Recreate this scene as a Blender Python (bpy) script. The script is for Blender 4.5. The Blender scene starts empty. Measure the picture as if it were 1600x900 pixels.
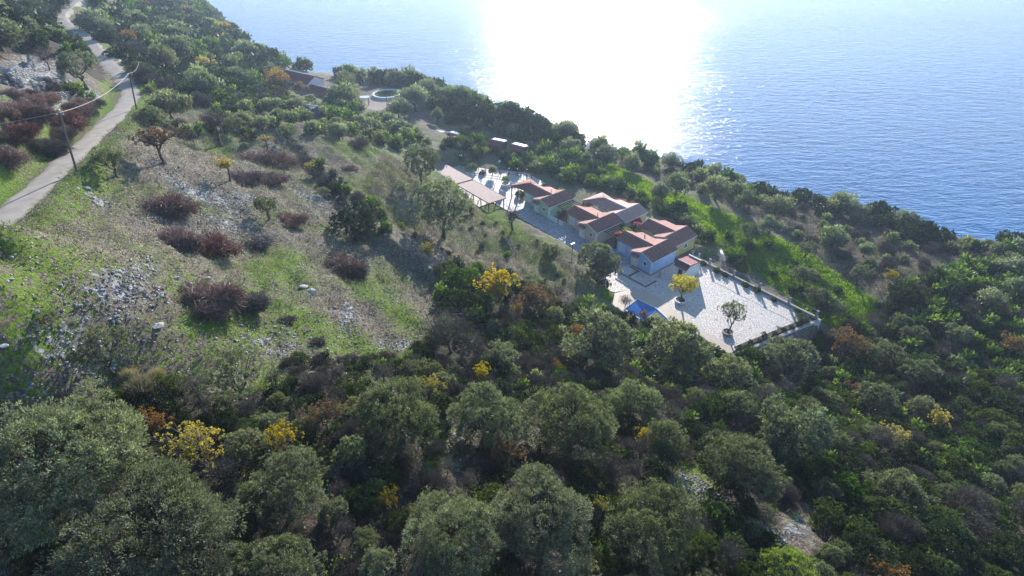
import bpy, bmesh, math, random
import numpy as np
from mathutils import Vector, Matrix
R=math.radians
scene=bpy.context.scene
COL=scene.collection
rng=np.random.default_rng(7); random.seed(7)
# ---------------------------------------------------------------- camera, light, exposure
CAMH=103.0; PITCH=R(35); FPX=889.0
cam=bpy.data.objects.new('camera',bpy.data.cameras.new('camera')); COL.objects.link(cam)
cam.data.sensor_width=36; cam.data.lens=20.0; cam.data.clip_end=30000; cam.data.clip_start=.3
cam.location=(0,0,CAMH); cam.rotation_euler=(R(90)-PITCH,0,0); scene.camera=cam
SUN_AZ=R(7.6); SUN_EL=R(16.0)
world=bpy.data.worlds.new('World'); scene.world=world; world.use_nodes=True
wn=world.node_tree.nodes; wl=world.node_tree.links
sky=wn.new('ShaderNodeTexSky'); sky.sky_type='NISHITA'; sky.sun_disc=False
sky.sun_elevation=SUN_EL; sky.sun_rotation=SUN_AZ; sky.air_density=1.0; sky.dust_density=0.1; sky.ozone_density=3.5
wl.new(sky.outputs[0],wn['Background'].inputs[0]); wn['Background'].inputs[1].default_value=0.15
sl=bpy.data.lights.new('sun','SUN'); sl.energy=4.7; sl.angle=R(0.55); sl.color=(1,.95,.89)
so=bpy.data.objects.new('sun',sl); COL.objects.link(so)
sd=Vector((math.sin(SUN_AZ)*math.cos(SUN_EL),math.cos(SUN_AZ)*math.cos(SUN_EL),math.sin(SUN_EL)))
so.rotation_euler=sd.to_track_quat('Z','Y').to_euler(); so.location=(20,150,200)
scene.view_settings.view_transform='Standard'; scene.view_settings.look='None'
scene.view_settings.exposure=1.0; scene.view_settings.gamma=1
scene.cycles.max_bounces=6; scene.cycles.transparent_max_bounces=4
HAZE_DENS=0.0003

# ---------------------------------------------------------------- helpers
def ray(u,v):
    X=(u-800)/FPX; U=(450-v)/FPX
    return np.array([X, math.cos(PITCH)+U*math.sin(PITCH), -math.sin(PITCH)+U*math.cos(PITCH)])
def up(u,v,z):
    d=ray(u,v); t=(z-CAMH)/d[2]; return d*t+np.array([0,0,CAMH])
def proj(x,y,z):
    z=z-CAMH; dep=y*math.cos(PITCH)-z*math.sin(PITCH); h=y*math.sin(PITCH)+z*math.cos(PITCH)
    return 800+FPX*x/dep, 450-FPX*h/dep, dep
AV=np.array([-.62991868,.7766611]); BV=np.array([.7766611,.62991868]); OO=np.array([25.3426,86.7191])
ZP=45.0
def L2(s,t): return OO+AV*s+BV*t
def W(s,t,z=0): q=L2(s,t); return (q[0],q[1],ZP+z)
ROTL=math.atan2(BV[1],BV[0])     # local x = t (toward sea), local y = s (along row)
def vnoise(x,y,sc,seed):
    x=np.asarray(x)/sc+seed*17.31; y=np.asarray(y)/sc+seed*9.77
    xi=np.floor(x).astype(np.int64); yi=np.floor(y).astype(np.int64); fx=x-xi; fy=y-yi
    fx=fx*fx*(3-2*fx); fy=fy*fy*(3-2*fy)
    def h(i,j):
        n=(i*374761393+j*668265263+seed*1274126177)&0x7fffffff
        n=((n^(n>>13))*1274126177)&0x7fffffff
        return ((n^(n>>16))&0xffff)/65535.0
    return (h(xi,yi)*(1-fx)+h(xi+1,yi)*fx)*(1-fy)+(h(xi,yi+1)*(1-fx)+h(xi+1,yi+1)*fx)*fy*1.0
def fbm(x,y,sc,seed,o=4):
    r=0;a=.5
    for k in range(o): r=r+a*(vnoise(x,y,sc/2**k,seed+k)-.5); a*=.5
    return r*2
def sstep(x,a,b):
    t=np.clip((x-a)/(b-a),0,1); return t*t*(3-2*t)
def tag(o,label=None,cat=None,group=None,kind=None):
    if label: o['label']=label
    if cat: o['category']=cat
    if group: o['group']=group
    if kind: o['kind']=kind
    return o
def empty(name,loc,rz=0,label=None,cat=None,group=None,sc=1.0):
    o=bpy.data.objects.new(name,None); COL.objects.link(o); o.location=loc; o.rotation_euler=(0,0,rz); o.scale=(sc,)*3
    o.empty_display_size=.3
    return tag(o,label,cat,group)
def link(name,me,parent=None):
    o=bpy.data.objects.new(name,me); COL.objects.link(o)
    if parent: o.parent=parent
    return o
def meshq(name,V,F,mats,attrs=None,matidx=None,smooth=False):
    """V (n,3), F (m,k) array of k-gons"""
    V=np.ascontiguousarray(V,dtype=np.float32); F=np.ascontiguousarray(F,dtype=np.int32); m,k=F.shape
    me=bpy.data.meshes.new(name)
    me.vertices.add(len(V)); me.vertices.foreach_set('co',V.ravel())
    me.loops.add(m*k); me.loops.foreach_set('vertex_index',F.ravel())
    me.polygons.add(m); me.polygons.foreach_set('loop_start',np.arange(0,m*k,k,dtype=np.int32))
    try: me.polygons.foreach_set('loop_total',np.full(m,k,dtype=np.int32))
    except Exception: pass
    for mt in (mats if isinstance(mats,(list,tuple)) else [mats]): me.materials.append(mt)
    if matidx is not None: me.polygons.foreach_set('material_index',np.ascontiguousarray(matidx,dtype=np.int32))
    me.update(calc_edges=True)
    if attrs:
        for n,a in attrs.items():
            at=me.attributes.new(n,'FLOAT','POINT'); at.data.foreach_set('value',np.ascontiguousarray(a,dtype=np.float32))
    if smooth: me.polygons.foreach_set('use_smooth',np.ones(m,dtype=bool))
    return me
class MB:
    """collects boxes, prisms and tubes into one mesh"""
    def __init__(s): s.v=[]; s.f=[]
    def add(s,vs,fs):
        b=len(s.v); s.v+= [tuple(p) for p in vs]; s.f+=[tuple(b+i for i in f) for f in fs]; return s
    def box(s,x0,x1,y0,y1,z0,z1):
        return s.add([(x0,y0,z0),(x1,y0,z0),(x1,y1,z0),(x0,y1,z0),(x0,y0,z1),(x1,y0,z1),(x1,y1,z1),(x0,y1,z1)],
            [(0,3,2,1),(4,5,6,7),(0,1,5,4),(1,2,6,5),(2,3,7,6),(3,0,4,7)])
    def tube(s,pts,rad,n=6,cap=True):
        pts=[Vector(p) for p in pts]; rr=rad if isinstance(rad,(list,tuple)) else [rad]*len(pts)
        vs=[]; 
        for i,p in enumerate(pts):
            d=(pts[min(i+1,len(pts)-1)]-pts[max(i-1,0)]).normalized()
            ax=Vector((0,0,1)) if abs(d.z)<.9 else Vector((1,0,0))
            u=d.cross(ax).normalized(); w=d.cross(u)
            for k in range(n):
                an=2*math.pi*k/n; vs.append(p+(u*math.cos(an)+w*math.sin(an))*rr[i])
        fs=[(i*n+k,i*n+(k+1)%n,(i+1)*n+(k+1)%n,(i+1)*n+k) for i in range(len(pts)-1) for k in range(n)]
        if cap: fs.append(tuple(range(n-1,-1,-1))); fs.append(tuple((len(pts)-1)*n+k for k in range(n)))
        return s.add(vs,fs)
    def lathe(s,prof,n=16,c=(0,0,0)):
        vs=[(c[0]+r*math.cos(2*math.pi*k/n),c[1]+r*math.sin(2*math.pi*k/n),c[2]+z) for r,z in prof for k in range(n)]
        fs=[(i*n+k,i*n+(k+1)%n,(i+1)*n+(k+1)%n,(i+1)*n+k) for i in range(len(prof)-1) for k in range(n)]
        return s.add(vs,fs)
    def mesh(s,name,mat,smooth=False,bev=0):
        me=bpy.data.meshes.new(name); me.from_pydata(s.v,[],s.f)
        for mt in (mat if isinstance(mat,list) else [mat]): me.materials.append(mt)
        bm=bmesh.new(); bm.from_mesh(me); bmesh.ops.recalc_face_normals(bm,faces=bm.faces[:])
        if bev: bmesh.ops.bevel(bm,geom=[e for e in bm.edges if e.is_manifold and e.calc_face_angle(0)>.5],offset=bev,segments=1,affect='EDGES',clamp_overlap=True)
        bm.to_mesh(me); bm.free()
        if smooth: 
            for p in me.polygons: p.use_smooth=True
        return me
    def build(s,name,mat,parent=None,smooth=False,bev=0): return link(name,s.mesh(name,mat,smooth,bev),parent)

# ---------------------------------------------------------------- materials
def newmat(name):
    m=bpy.data.materials.new(name); m.use_nodes=True; nt=m.node_tree; b=nt.nodes['Principled BSDF']; return m,nt,b
def N(nt,t,**k):
    n=nt.nodes.new(t)
    for a,b in k.items(): setattr(n,a,b)
    return n
def noise(nt,sc,det=4,vec=None,rough=.55):
    n=N(nt,'ShaderNodeTexNoise'); n.inputs['Scale'].default_value=sc; n.inputs['Detail'].default_value=det; n.inputs['Roughness'].default_value=rough
    if vec is not None: nt.links.new(vec,n.inputs['Vector'])
    return n.outputs['Fac']
def ramp(nt,fac,stops):
    r=N(nt,'ShaderNodeValToRGB'); e=r.color_ramp.elements
    while len(e)<len(stops): e.new(.5)
    for i,(p,c) in enumerate(stops): e[i].position=p; e[i].color=(*c,1) if len(c)==3 else c
    nt.links.new(fac,r.inputs[0]); return r.outputs[0]
def mix(nt,fac,a,b,mode='MIX'):
    m=N(nt,'ShaderNodeMix',data_type='RGBA',blend_type=mode)
    for s,v in ((0,fac),(6,a),(7,b)):
        if hasattr(v,'links') or isinstance(v,bpy.types.NodeSocket): nt.links.new(v,m.inputs[s])
        else: m.inputs[s].default_value=v if s==0 else (*v,1)
    return m.outputs[2]
def mth(nt,op,a,b=0,c=0):
    m=N(nt,'ShaderNodeMath',operation=op)
    for i,v in enumerate((a,b,c)):
        if isinstance(v,bpy.types.NodeSocket): nt.links.new(v,m.inputs[i])
        else: m.inputs[i].default_value=v
    return m.outputs[0]
def bump(nt,b,h,dist,st=1):
    n=N(nt,'ShaderNodeBump'); n.inputs['Distance'].default_value=dist; n.inputs['Strength'].default_value=st
    nt.links.new(h,n.inputs['Height']); nt.links.new(n.outputs[0],b.inputs['Normal'])
def wpos(nt): return N(nt,'ShaderNodeNewGeometry').outputs['Position']
def plain(name,c,rough=.7,var=.25,sc=3,metal=0,bd=.01):
    m,nt,b=newmat(name); tc=N(nt,'ShaderNodeTexCoord').outputs['Object']
    f=noise(nt,sc,5,tc); c2=tuple(x*(1-var) for x in c); c3=tuple(min(1,x*(1+var*.6)) for x in c)
    nt.links.new(ramp(nt,f,[(.3,c2),(.7,c3)]),b.inputs['Base Color']); b.inputs['Roughness'].default_value=rough; b.inputs['Metallic'].default_value=metal
    if bd: bump(nt,b,noise(nt,sc*6,4,tc),bd)
    return m
def foliage(name,c1,c2,c3=None,trans=.35,tc=None,var=.25,spec=.25):
    m,nt,b=newmat(name)
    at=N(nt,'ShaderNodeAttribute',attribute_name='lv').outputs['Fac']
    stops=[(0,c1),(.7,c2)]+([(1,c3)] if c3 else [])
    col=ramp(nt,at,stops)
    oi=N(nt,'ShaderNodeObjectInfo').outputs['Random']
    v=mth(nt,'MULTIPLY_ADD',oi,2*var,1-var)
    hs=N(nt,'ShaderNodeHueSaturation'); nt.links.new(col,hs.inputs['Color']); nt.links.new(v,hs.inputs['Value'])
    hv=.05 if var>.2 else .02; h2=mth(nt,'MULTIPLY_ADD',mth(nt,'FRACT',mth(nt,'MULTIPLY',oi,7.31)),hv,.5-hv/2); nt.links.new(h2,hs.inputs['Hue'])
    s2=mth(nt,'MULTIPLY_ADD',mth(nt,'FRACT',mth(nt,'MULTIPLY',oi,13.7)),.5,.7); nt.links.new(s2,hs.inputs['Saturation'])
    nt.links.new(hs.outputs[0],b.inputs['Base Color']); b.inputs['Roughness'].default_value=.55; b.inputs['Specular IOR Level'].default_value=spec
    tr=N(nt,'ShaderNodeBsdfTranslucent'); tcol=mix(nt,1.0,hs.outputs[0],tc or (1.3,1.5,.7),'MULTIPLY'); nt.links.new(tcol,tr.inputs[0])
    mx=N(nt,'ShaderNodeMixShader'); mx.inputs[0].default_value=trans
    nt.links.new(b.outputs[0],mx.inputs[1]); nt.links.new(tr.outputs[0],mx.inputs[2])
    nt.links.new(mx.outputs[0],nt.nodes['Material Output'].inputs['Surface'])
    return m
M={}
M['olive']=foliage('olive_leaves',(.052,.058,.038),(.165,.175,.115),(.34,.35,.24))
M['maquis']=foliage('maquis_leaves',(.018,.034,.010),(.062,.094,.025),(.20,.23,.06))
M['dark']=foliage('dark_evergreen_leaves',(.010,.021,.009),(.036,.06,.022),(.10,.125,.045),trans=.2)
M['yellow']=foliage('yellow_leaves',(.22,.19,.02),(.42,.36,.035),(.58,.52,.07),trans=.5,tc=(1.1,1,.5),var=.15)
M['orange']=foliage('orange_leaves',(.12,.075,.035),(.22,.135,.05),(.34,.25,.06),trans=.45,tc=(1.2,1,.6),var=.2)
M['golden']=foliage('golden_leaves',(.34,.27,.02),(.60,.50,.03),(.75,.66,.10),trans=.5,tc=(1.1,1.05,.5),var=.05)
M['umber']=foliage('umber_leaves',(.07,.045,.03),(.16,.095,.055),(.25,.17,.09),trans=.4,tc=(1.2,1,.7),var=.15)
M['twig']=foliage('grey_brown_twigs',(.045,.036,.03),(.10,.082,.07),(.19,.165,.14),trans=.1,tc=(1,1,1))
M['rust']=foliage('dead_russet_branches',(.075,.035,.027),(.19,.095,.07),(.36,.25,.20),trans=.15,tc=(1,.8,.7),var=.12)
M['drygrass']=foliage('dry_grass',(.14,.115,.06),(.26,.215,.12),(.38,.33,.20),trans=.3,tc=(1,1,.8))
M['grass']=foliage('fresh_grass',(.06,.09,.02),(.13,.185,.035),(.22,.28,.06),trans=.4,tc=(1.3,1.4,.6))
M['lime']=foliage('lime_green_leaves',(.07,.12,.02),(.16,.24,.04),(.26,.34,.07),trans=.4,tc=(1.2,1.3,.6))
M['pink']=foliage('bougainvillea_blossom',(.25,.04,.10),(.5,.08,.20),(.6,.2,.3),trans=.4,tc=(1.2,.8,1),var=.05)
M['coral']=foliage('coral_red_blossom',(.30,.06,.05),(.5,.14,.10),(.5,.3,.15),trans=.4,tc=(1.2,.8,.8),var=.05)
M['bark']=plain('bark',(.09,.07,.055),.9,.4,4,bd=.03)
M['greybark']=plain('pale_twig_bark',(.22,.19,.17),.9,.3,4)
M['pole']=plain('weathered_pole_wood',(.13,.10,.085),.85,.3,2)
M['rock']=plain('limestone',(.34,.33,.32),.85,.45,1.2,bd=.08)
M['darkrock']=plain('dark_limestone',(.20,.195,.19),.85,.45,1.2,bd=.08)
M['whiterock']=plain('white_limestone',(.48,.46,.44),.85,.2,2,bd=.05)
M['white']=plain('white_paint',(.78,.77,.75),.55,.08,2,bd=0)
M['greenwall']=plain('green_render',(.42,.62,.40),.8,.1,1.2)
M['tanwall']=plain('tan_render',(.60,.50,.36),.8,.1,1.2)
M['bluewall']=plain('blue_render',(.36,.54,.84),.8,.1,1.2)
M['yellowwall']=plain('ochre_yellow_render',(.62,.50,.20),.8,.1,1.2)
M['greywall']=plain('grey_green_render',(.42,.46,.40),.8,.1,1.2)
M['stonewall']=plain('stone_masonry',(.42,.37,.33),.9,.35,2.2,bd=.06)
M['wood']=plain('dark_stained_wood',(.07,.045,.03),.6,.3,3)
M['beam']=plain('dark_pergola_timber',(.028,.02,.016),.95,.2,3,bd=0)
M['glass']=plain('dark_window_glass',(.03,.04,.05),.12,.1,1,bd=0)
M['metal']=plain('dark_metal',(.05,.05,.055),.45,.2,3)
M['shutter']=plain('white_shutter',(.66,.66,.68),.6,.06,2,bd=0)
M['navy']=plain('navy_panel',(.03,.045,.10),.45,.2,2,bd=0)
M['soil']=plain('planter_soil',(.08,.06,.04),.95,.3,5)
M['wire']=plain('pale_cable',(.38,.36,.34),.6,.1,1,bd=0)
M['globe']=plain('white_lamp_globe',(.85,.85,.85),.3,.02,1,bd=0)
M['sheet']=plain('pale_sheet_and_glare',(.75,.74,.72),.35,.08,1,bd=0)  # pale sheeting, also used for the painted sun glare on the sheds
M['aqua']=plain('pale_green_tarpaulin',(.35,.6,.5),.5,.1,1,bd=0)
def tile_mat(name,c):
    m,nt,b=newmat(name); tc=N(nt,'ShaderNodeTexCoord').outputs['Object']
    f=noise(nt,2.3,6,tc,.7); f2=noise(nt,.5,3,tc)
    col=ramp(nt,f,[(.25,tuple(x*.62 for x in c)),(.5,c),(.75,(min(1,c[0]*1.35),c[1]*1.5,c[2]*1.6))])
    col=mix(nt,mth(nt,'MULTIPLY',f2,.5),col,(c[0]*.7,c[1]*.8,c[2]*.9))
    nt.links.new(col,b.inputs['Base Color']); b.inputs['Roughness'].default_value=.75; b.inputs['Specular IOR Level'].default_value=.3; bump(nt,b,noise(nt,14,3,tc),.02)
    return m
M['tile']=tile_mat('clay_roof_tiles',(.34,.165,.135))
M['tileold']=tile_mat('weathered_clay_tiles',(.46,.31,.27))
M['tilebrown']=tile_mat('brown_clay_tiles',(.20,.14,.13))
M['tiledark']=tile_mat('dark_red_tiles',(.26,.09,.09))
# sea
m,nt,b=newmat('sea_water'); M['sea']=m
P=wpos(nt)
mp=N(nt,'ShaderNodeMapping'); mp.inputs['Rotation'].default_value=(0,0,R(-22)); mp.inputs['Scale'].default_value=(.55,1.5,1); nt.links.new(P,mp.inputs[0])
w1=noise(nt,.17,2,mp.outputs[0],.6); w2=noise(nt,.62,2,mp.outputs[0],.6); w3=noise(nt,.03,2,P); w4=noise(nt,2.6,2,mp.outputs[0],.5)
hh=mth(nt,'ADD',mth(nt,'ADD',mth(nt,'MULTIPLY',w1,1.45),mth(nt,'MULTIPLY',w2,.8)),mth(nt,'MULTIPLY',w4,.09))
b.inputs['Base Color'].default_value=(.012,.05,.12,1); b.inputs['IOR'].default_value=1.333
b.inputs['Roughness'].default_value=.085
nt.links.new(ramp(nt,w3,[(.35,(.003,.10,.28)),(.65,(.006,.125,.34))]),b.inputs['Base Color'])
bump(nt,b,mth(nt,'MULTIPLY',hh,mth(nt,'MULTIPLY_ADD',noise(nt,.006,3,mp.outputs[0]),1.5,.35)),1.0,.82)
# ground
m,nt,b=newmat('hillside_ground'); M['ground']=m
P=wpos(nt)
def att(n): return N(nt,'ShaderNodeAttribute',attribute_name=n).outputs['Fac']
nA=noise(nt,.9,6,P,.65); nB=noise(nt,4.5,5,P,.7); nC=noise(nt,.22,4,P); nD=noise(nt,1.9,5,P,.65)
vor=N(nt,'ShaderNodeTexVoronoi'); vor.inputs['Scale'].default_value=4.2; nt.links.new(P,vor.inputs['Vector'])
vr=N(nt,'ShaderNodeSeparateColor'); nt.links.new(vor.outputs['Color'],vr.inputs[0])
dirt=ramp(nt,nB,[(.38,(.065,.045,.036)),(.5,(.17,.125,.10)),(.62,(.36,.30,.26))])
dry=ramp(nt,nD,[(.35,(.078,.068,.046)),(.5,(.195,.17,.12)),(.65,(.36,.32,.26))])
base=mix(nt,ramp(nt,nA,[(.42,(0,0,0)),(.58,(1,1,1))]),dirt,dry)
grs=ramp(nt,nB,[(.28,(.05,.085,.014)),(.5,(.13,.20,.026)),(.72,(.27,.35,.06))])
grav=ramp(nt,vr.outputs[0],[(0,(.16,.155,.155)),(.5,(.33,.32,.32)),(1,(.55,.54,.53))])
gm=ramp(nt,mth(nt,'ADD',att('grass'),mth(nt,'MULTIPLY_ADD',nD,2.4,-1.2)),[(.40,(0,0,0)),(.62,(1,1,1))])
vm=ramp(nt,mth(nt,'ADD',att('gravel'),mth(nt,'MULTIPLY_ADD',nA,1.4,-.7)),[(.40,(0,0,0)),(.58,(1,1,1))])
tm=ramp(nt,mth(nt,'ADD',att('tan'),mth(nt,'MULTIPLY_ADD',nD,.4,-.2)),[(.42,(0,0,0)),(.58,(1,1,1))])
col=mix(nt,vm,base,grav); col=mix(nt,gm,col,grs)
col=mix(nt,tm,col,ramp(nt,nB,[(.3,(.36,.29,.24)),(.7,(.52,.44,.38))]))
dk=ramp(nt,mth(nt,'ADD',att('litter'),mth(nt,'MULTIPLY_ADD',nA,.8,-.4)),[(.4,(0,0,0)),(.6,(1,1,1))])
col=mix(nt,dk,col,ramp(nt,nB,[(.3,(.035,.028,.022)),(.7,(.10,.08,.06))]))
nt.links.new(col,b.inputs['Base Color']); b.inputs['Roughness'].default_value=.95; b.inputs['Specular IOR Level'].default_value=.15
hb=mth(nt,'ADD',mth(nt,'MULTIPLY',nB,.6),mth(nt,'ADD',mth(nt,'MULTIPLY',nA,.7),mth(nt,'MULTIPLY',mth(nt,'MULTIPLY',vr.outputs[0],vm),.5)))
bump(nt,b,hb,.45)
# road
m,nt,b=newmat('old_concrete_road'); M['road']=m
P=wpos(nt); f=noise(nt,.7,5,P,.6); f2=noise(nt,9,4,P,.7)
col=ramp(nt,f,[(.3,(.29,.24,.195)),(.7,(.45,.385,.32))]); col=mix(nt,mth(nt,'MULTIPLY',f2,.5),col,(.22,.19,.16))
ed=N(nt,'ShaderNodeAttribute',attribute_name='edge').outputs['Fac']
em=ramp(nt,mth(nt,'ADD',ed,mth(nt,'MULTIPLY_ADD',noise(nt,1.6,4,P),.7,-.35)),[(.55,(0,0,0)),(.8,(1,1,1))])
col=mix(nt,em,col,(.14,.14,.06)); nt.links.new(col,b.inputs['Base Color']); b.inputs['Roughness'].default_value=.9; bump(nt,b,f2,.02)
# irregular white paving
def paving(name,stone,joint,sc,var):
    m,nt,b=newmat(name); P=wpos(nt)
    v=N(nt,'ShaderNodeTexVoronoi',feature='DISTANCE_TO_EDGE'); v.inputs['Scale'].default_value=sc; nt.links.new(P,v.inputs['Vector'])
    v2=N(nt,'ShaderNodeTexVoronoi'); v2.inputs['Scale'].default_value=sc; nt.links.new(P,v2.inputs['Vector'])
    sp=N(nt,'ShaderNodeSeparateColor'); nt.links.new(v2.outputs['Color'],sp.inputs[0])
    c=ramp(nt,sp.outputs[0],[(0,tuple(x*(1-var) for x in stone)),(1,tuple(min(.9,x*(1+var)) for x in stone))])
    c=mix(nt,mth(nt,'MULTIPLY',noise(nt,.35,4,P),.45),c,tuple(x*.72 for x in stone))
    j=ramp(nt,v.outputs['Distance'],[(.03,(0,0,0)),(.09,(1,1,1))])
    nt.links.new(mix(nt,j,joint,c),b.inputs['Base Color']); b.inputs['Roughness'].default_value=.6
    bump(nt,b,mth(nt,'ADD',j,mth(nt,'MULTIPLY',sp.outputs[1],.6)),.03); return m
M['paving']=paving('white_irregular_paving',(.66,.575,.50),(.33,.28,.24),2.3,.13)
M['path']=paving('grey_slab_paving',(.40,.39,.39),(.2,.19,.19),1.7,.18)
m,nt,b=newmat('sand_coloured_tiles'); M['tan']=m
P=wpos(nt); br=N(nt,'ShaderNodeTexBrick'); mp=N(nt,'ShaderNodeMapping'); mp.inputs['Rotation'].default_value=(0,0,-ROTL); nt.links.new(P,mp.inputs[0]); nt.links.new(mp.outputs[0],br.inputs['Vector'])
br.offset=0; br.inputs['Color1'].default_value=(.50,.38,.28,1); br.inputs['Color2'].default_value=(.56,.43,.32,1); br.inputs['Mortar'].default_value=(.40,.31,.23,1); br.inputs['Scale'].default_value=1.0
br.inputs['Brick Width'].default_value=.5; br.inputs['Row Height'].default_value=.5; br.inputs['Mortar Size'].default_value=.02
nt.links.new(mix(nt,mth(nt,'MULTIPLY',noise(nt,.6,4,P),.4),br.outputs[0],(.42,.33,.26)),b.inputs['Base Color']); b.inputs['Roughness'].default_value=.6
M['brownslab']=plain('brown_border_slabs',(.20,.13,.12),.7,.2,3)
m,nt,b=newmat('pool_water'); M['pool']=m
b.inputs['Base Color'].default_value=(.04,.16,.45,1); b.inputs['Roughness'].default_value=.08; b.inputs['IOR'].default_value=1.33
P=wpos(nt); nt.links.new(ramp(nt,noise(nt,.5,3,P),[(.3,(.02,.09,.30)),(.7,(.035,.13,.38))]),b.inputs['Base Color']); bump(nt,b,noise(nt,3,2,P),.02)

# ---------------------------------------------------------------- terrain
CT=[(0,900,73),(400,900,72),(800,900,69),(1200,900,63),(1600,900,55),(-500,900,76),(2100,900,46),
(0,650,74.5),(400,650,71),(800,650,62.5),(1000,650,58),(1200,650,53),(1600,650,45.5),(2100,600,38),
(0,500,74.8),(0,345,76.8),(0,385,76.3),(0,420,75.6),(50,350,75.6),(-60,520,74.6),(100,330,74.2),(-90,450,76.6),(60,290,76.2),(120,270,75),(210,170,70.5),(165,95,69.5),(105,20,71),(110,-40,73),
(0,230,80),(0,170,82.5),(0,110,81.5),(60,110,77),(120,140,74.5),(0,30,83),(-300,200,92),(-300,50,96),(-400,500,84),
(200,300,73),(350,300,68.5),(350,400,69),(350,520,70),(160,590,72.5),(500,500,66),(560,360,63),(650,560,63),(640,480,61.5),
(500,230,61),(400,180,61),(330,230,66),(250,130,64),(300,70,57),(200,20,62),
(655,280,56),(600,230,55),(760,400,50.5),(700,380,53.5),(850,450,50.5),(850,370,47.5),(930,470,48),(700,310,49.0),(720,325,47.8),(780,345,46.9),(640,275,54.5),(620,310,57.5),
(800,560,57),(950,560,51.5),(1050,590,49.5),(1130,600,45.5),(1300,580,40.5),(1280,530,40.8),(1400,500,41.5),(1500,450,43),
(730,215,46),(850,235,44),(950,260,43),(1050,310,43),(1150,380,42),(1250,450,41),(1150,310,39.8),(1300,380,39.5),(1400,420,40.5),(1230,400,41.2),
(605,150,48),(560,160,48.5),(500,130,48.5),(480,170,52)]
EDGE=[(1600,384,36.5),(1480,366,36.5),(1400,350,36.5),(1300,322,37),(1200,300,37.5),(1100,270,38.5),(1000,243,40),(900,222,43),(850,200,43.5),(760,168,45),(650,132,46),(560,116,46.5),(440,100,47),(390,80,48),(330,40,49),(300,8,49)]
cp=np.array([up(u,v,z) for u,v,z in CT]+[up(*e) for e in EDGE])
cp=np.vstack([cp,[(-330,520,52),(-420,700,55),(-520,400,110),(230,60,40),(300,0,38),(-200,500,62),(0,-40,72),(-60,-40,78),(80,-40,55),(-300,0,110)]])
def rbf_fit(p,lam=.15):
    n=len(p); d=np.hypot(p[:,None,0]-p[None,:,0],p[:,None,1]-p[None,:,1]); A=np.zeros((n+3,n+3))
    A[:n,:n]=d-lam*np.eye(n)*2; A[:n,n]=1;A[:n,n+1:n+3]=p[:,:2];A[n,:n]=1;A[n+1:n+3,:n]=p[:,:2].T
    return np.linalg.solve(A,np.concatenate([p[:,2],[0,0,0]]))
wts=rbf_fit(cp)
def rbf(x,y):
    r=np.full(np.shape(x),wts[-3])+wts[-2]*x+wts[-1]*y
    for i in range(len(cp)): r=r+wts[i]*np.hypot(x-cp[i,0],y-cp[i,1])
    return r
edge=np.array([(420,-60),(230,52)]+[tuple(up(*e)[:2]) for e in EDGE]+[(-240,450),(-330,560),(-480,760)])
def polydist(x,y,pl):
    best=np.full(np.shape(x),1e9); sg=np.zeros(np.shape(x))
    for (x0,y0),(x1,y1) in zip(pl[:-1],pl[1:]):
        dx,dy=x1-x0,y1-y0; l2=dx*dx+dy*dy; t=np.clip(((x-x0)*dx+(y-y0)*dy)/l2,0,1)
        d=np.hypot(x-x0-t*dx,y-y0-t*dy); c=dx*(y-y0)-dy*(x-x0)
        k=d<best; best=np.where(k,d,best); sg=np.where(k,np.sign(c),sg)
    return best,sg
def seaward(x,y):
    d,s=polydist(x,y,edge); return -d*s   # positive = beyond the edge
def axis(a,b,f0,f1,st,big):
    c=np.arange(f0,f1,st); l=[f0]; s=st
    while l[-1]>a: s=min(s*1.12,big); l.append(l[-1]-s)
    r=[f1]; s=st
    while r[-1]<b: s=min(s*1.12,big); r.append(r[-1]+s)
    return np.concatenate([np.array(l[1:])[::-1],c,np.array(r)])
GX=axis(-620,420,-80,112,.75,7); GY=axis(-60,800,2,150,.75,7)
XX,YY=np.meshgrid(GX,GY)
def polyline_px(pts,zs=None):
    out=[]
    for i,(u,v) in enumerate(pts):
        z=60.
        for _ in range(12):
            p=up(u,v,z); z=z*.4+.6*float(rbf(p[0],p[1]))
        out.append((p[0],p[1],z))
    return np.array(out)
ROADPX=[(-70,430),(0,347),(60,292),(115,240),(160,200),(188,172),(203,152),(200,135),(186,117),(170,100),(156,84),(140,62),(118,47),(102,36),(97,22),(112,8),(130,-8),(150,-25)]
rp=polyline_px(ROADPX)
zz=[77.6,76.8,76,75,73.5,72.2,71.4,70.8,70.4,70.2,70,70.2,70.6,71,71.6,72.2,73,74]
rp=np.array([up(u,v,z) for (u,v),z in zip(ROADPX,zz)])
def smoothline(p,n):
    out=[]
    for i in range(len(p)-1):
        p0,p1,p2,p3=p[max(i-1,0)],p[i],p[i+1],p[min(i+2,len(p)-1)]
        for k in range(n):
            t=k/n; out.append(.5*((2*p1)+(-p0+p2)*t+(2*p0-5*p1+4*p2-p3)*t*t+(-p0+3*p1-3*p2+p3)*t**3))
    out.append(p[-1]); return np.array(out)
road=smoothline(rp,7)
def nearest_z(x,y,pl):
    best=np.full(np.shape(x),1e9); zo=np.zeros(np.shape(x))
    for a,c in zip(pl[:-1],pl[1:]):
        dx,dy=c[0]-a[0],c[1]-a[1]; l2=dx*dx+dy*dy+1e-9; t=np.clip(((x-a[0])*dx+(y-a[1])*dy)/l2,0,1)
        d=np.hypot(x-a[0]-t*dx,y-a[1]-t*dy); k=d<best; best=np.where(k,d,best); zo=np.where(k,a[2]+t*(c[2]-a[2]),zo)
    return best,zo
STEP=polyline_px([(490,250),(540,300),(556,345),(610,375),(650,400),(688,432),(700,470),(690,520),(640,575)])[:,:2]
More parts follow.
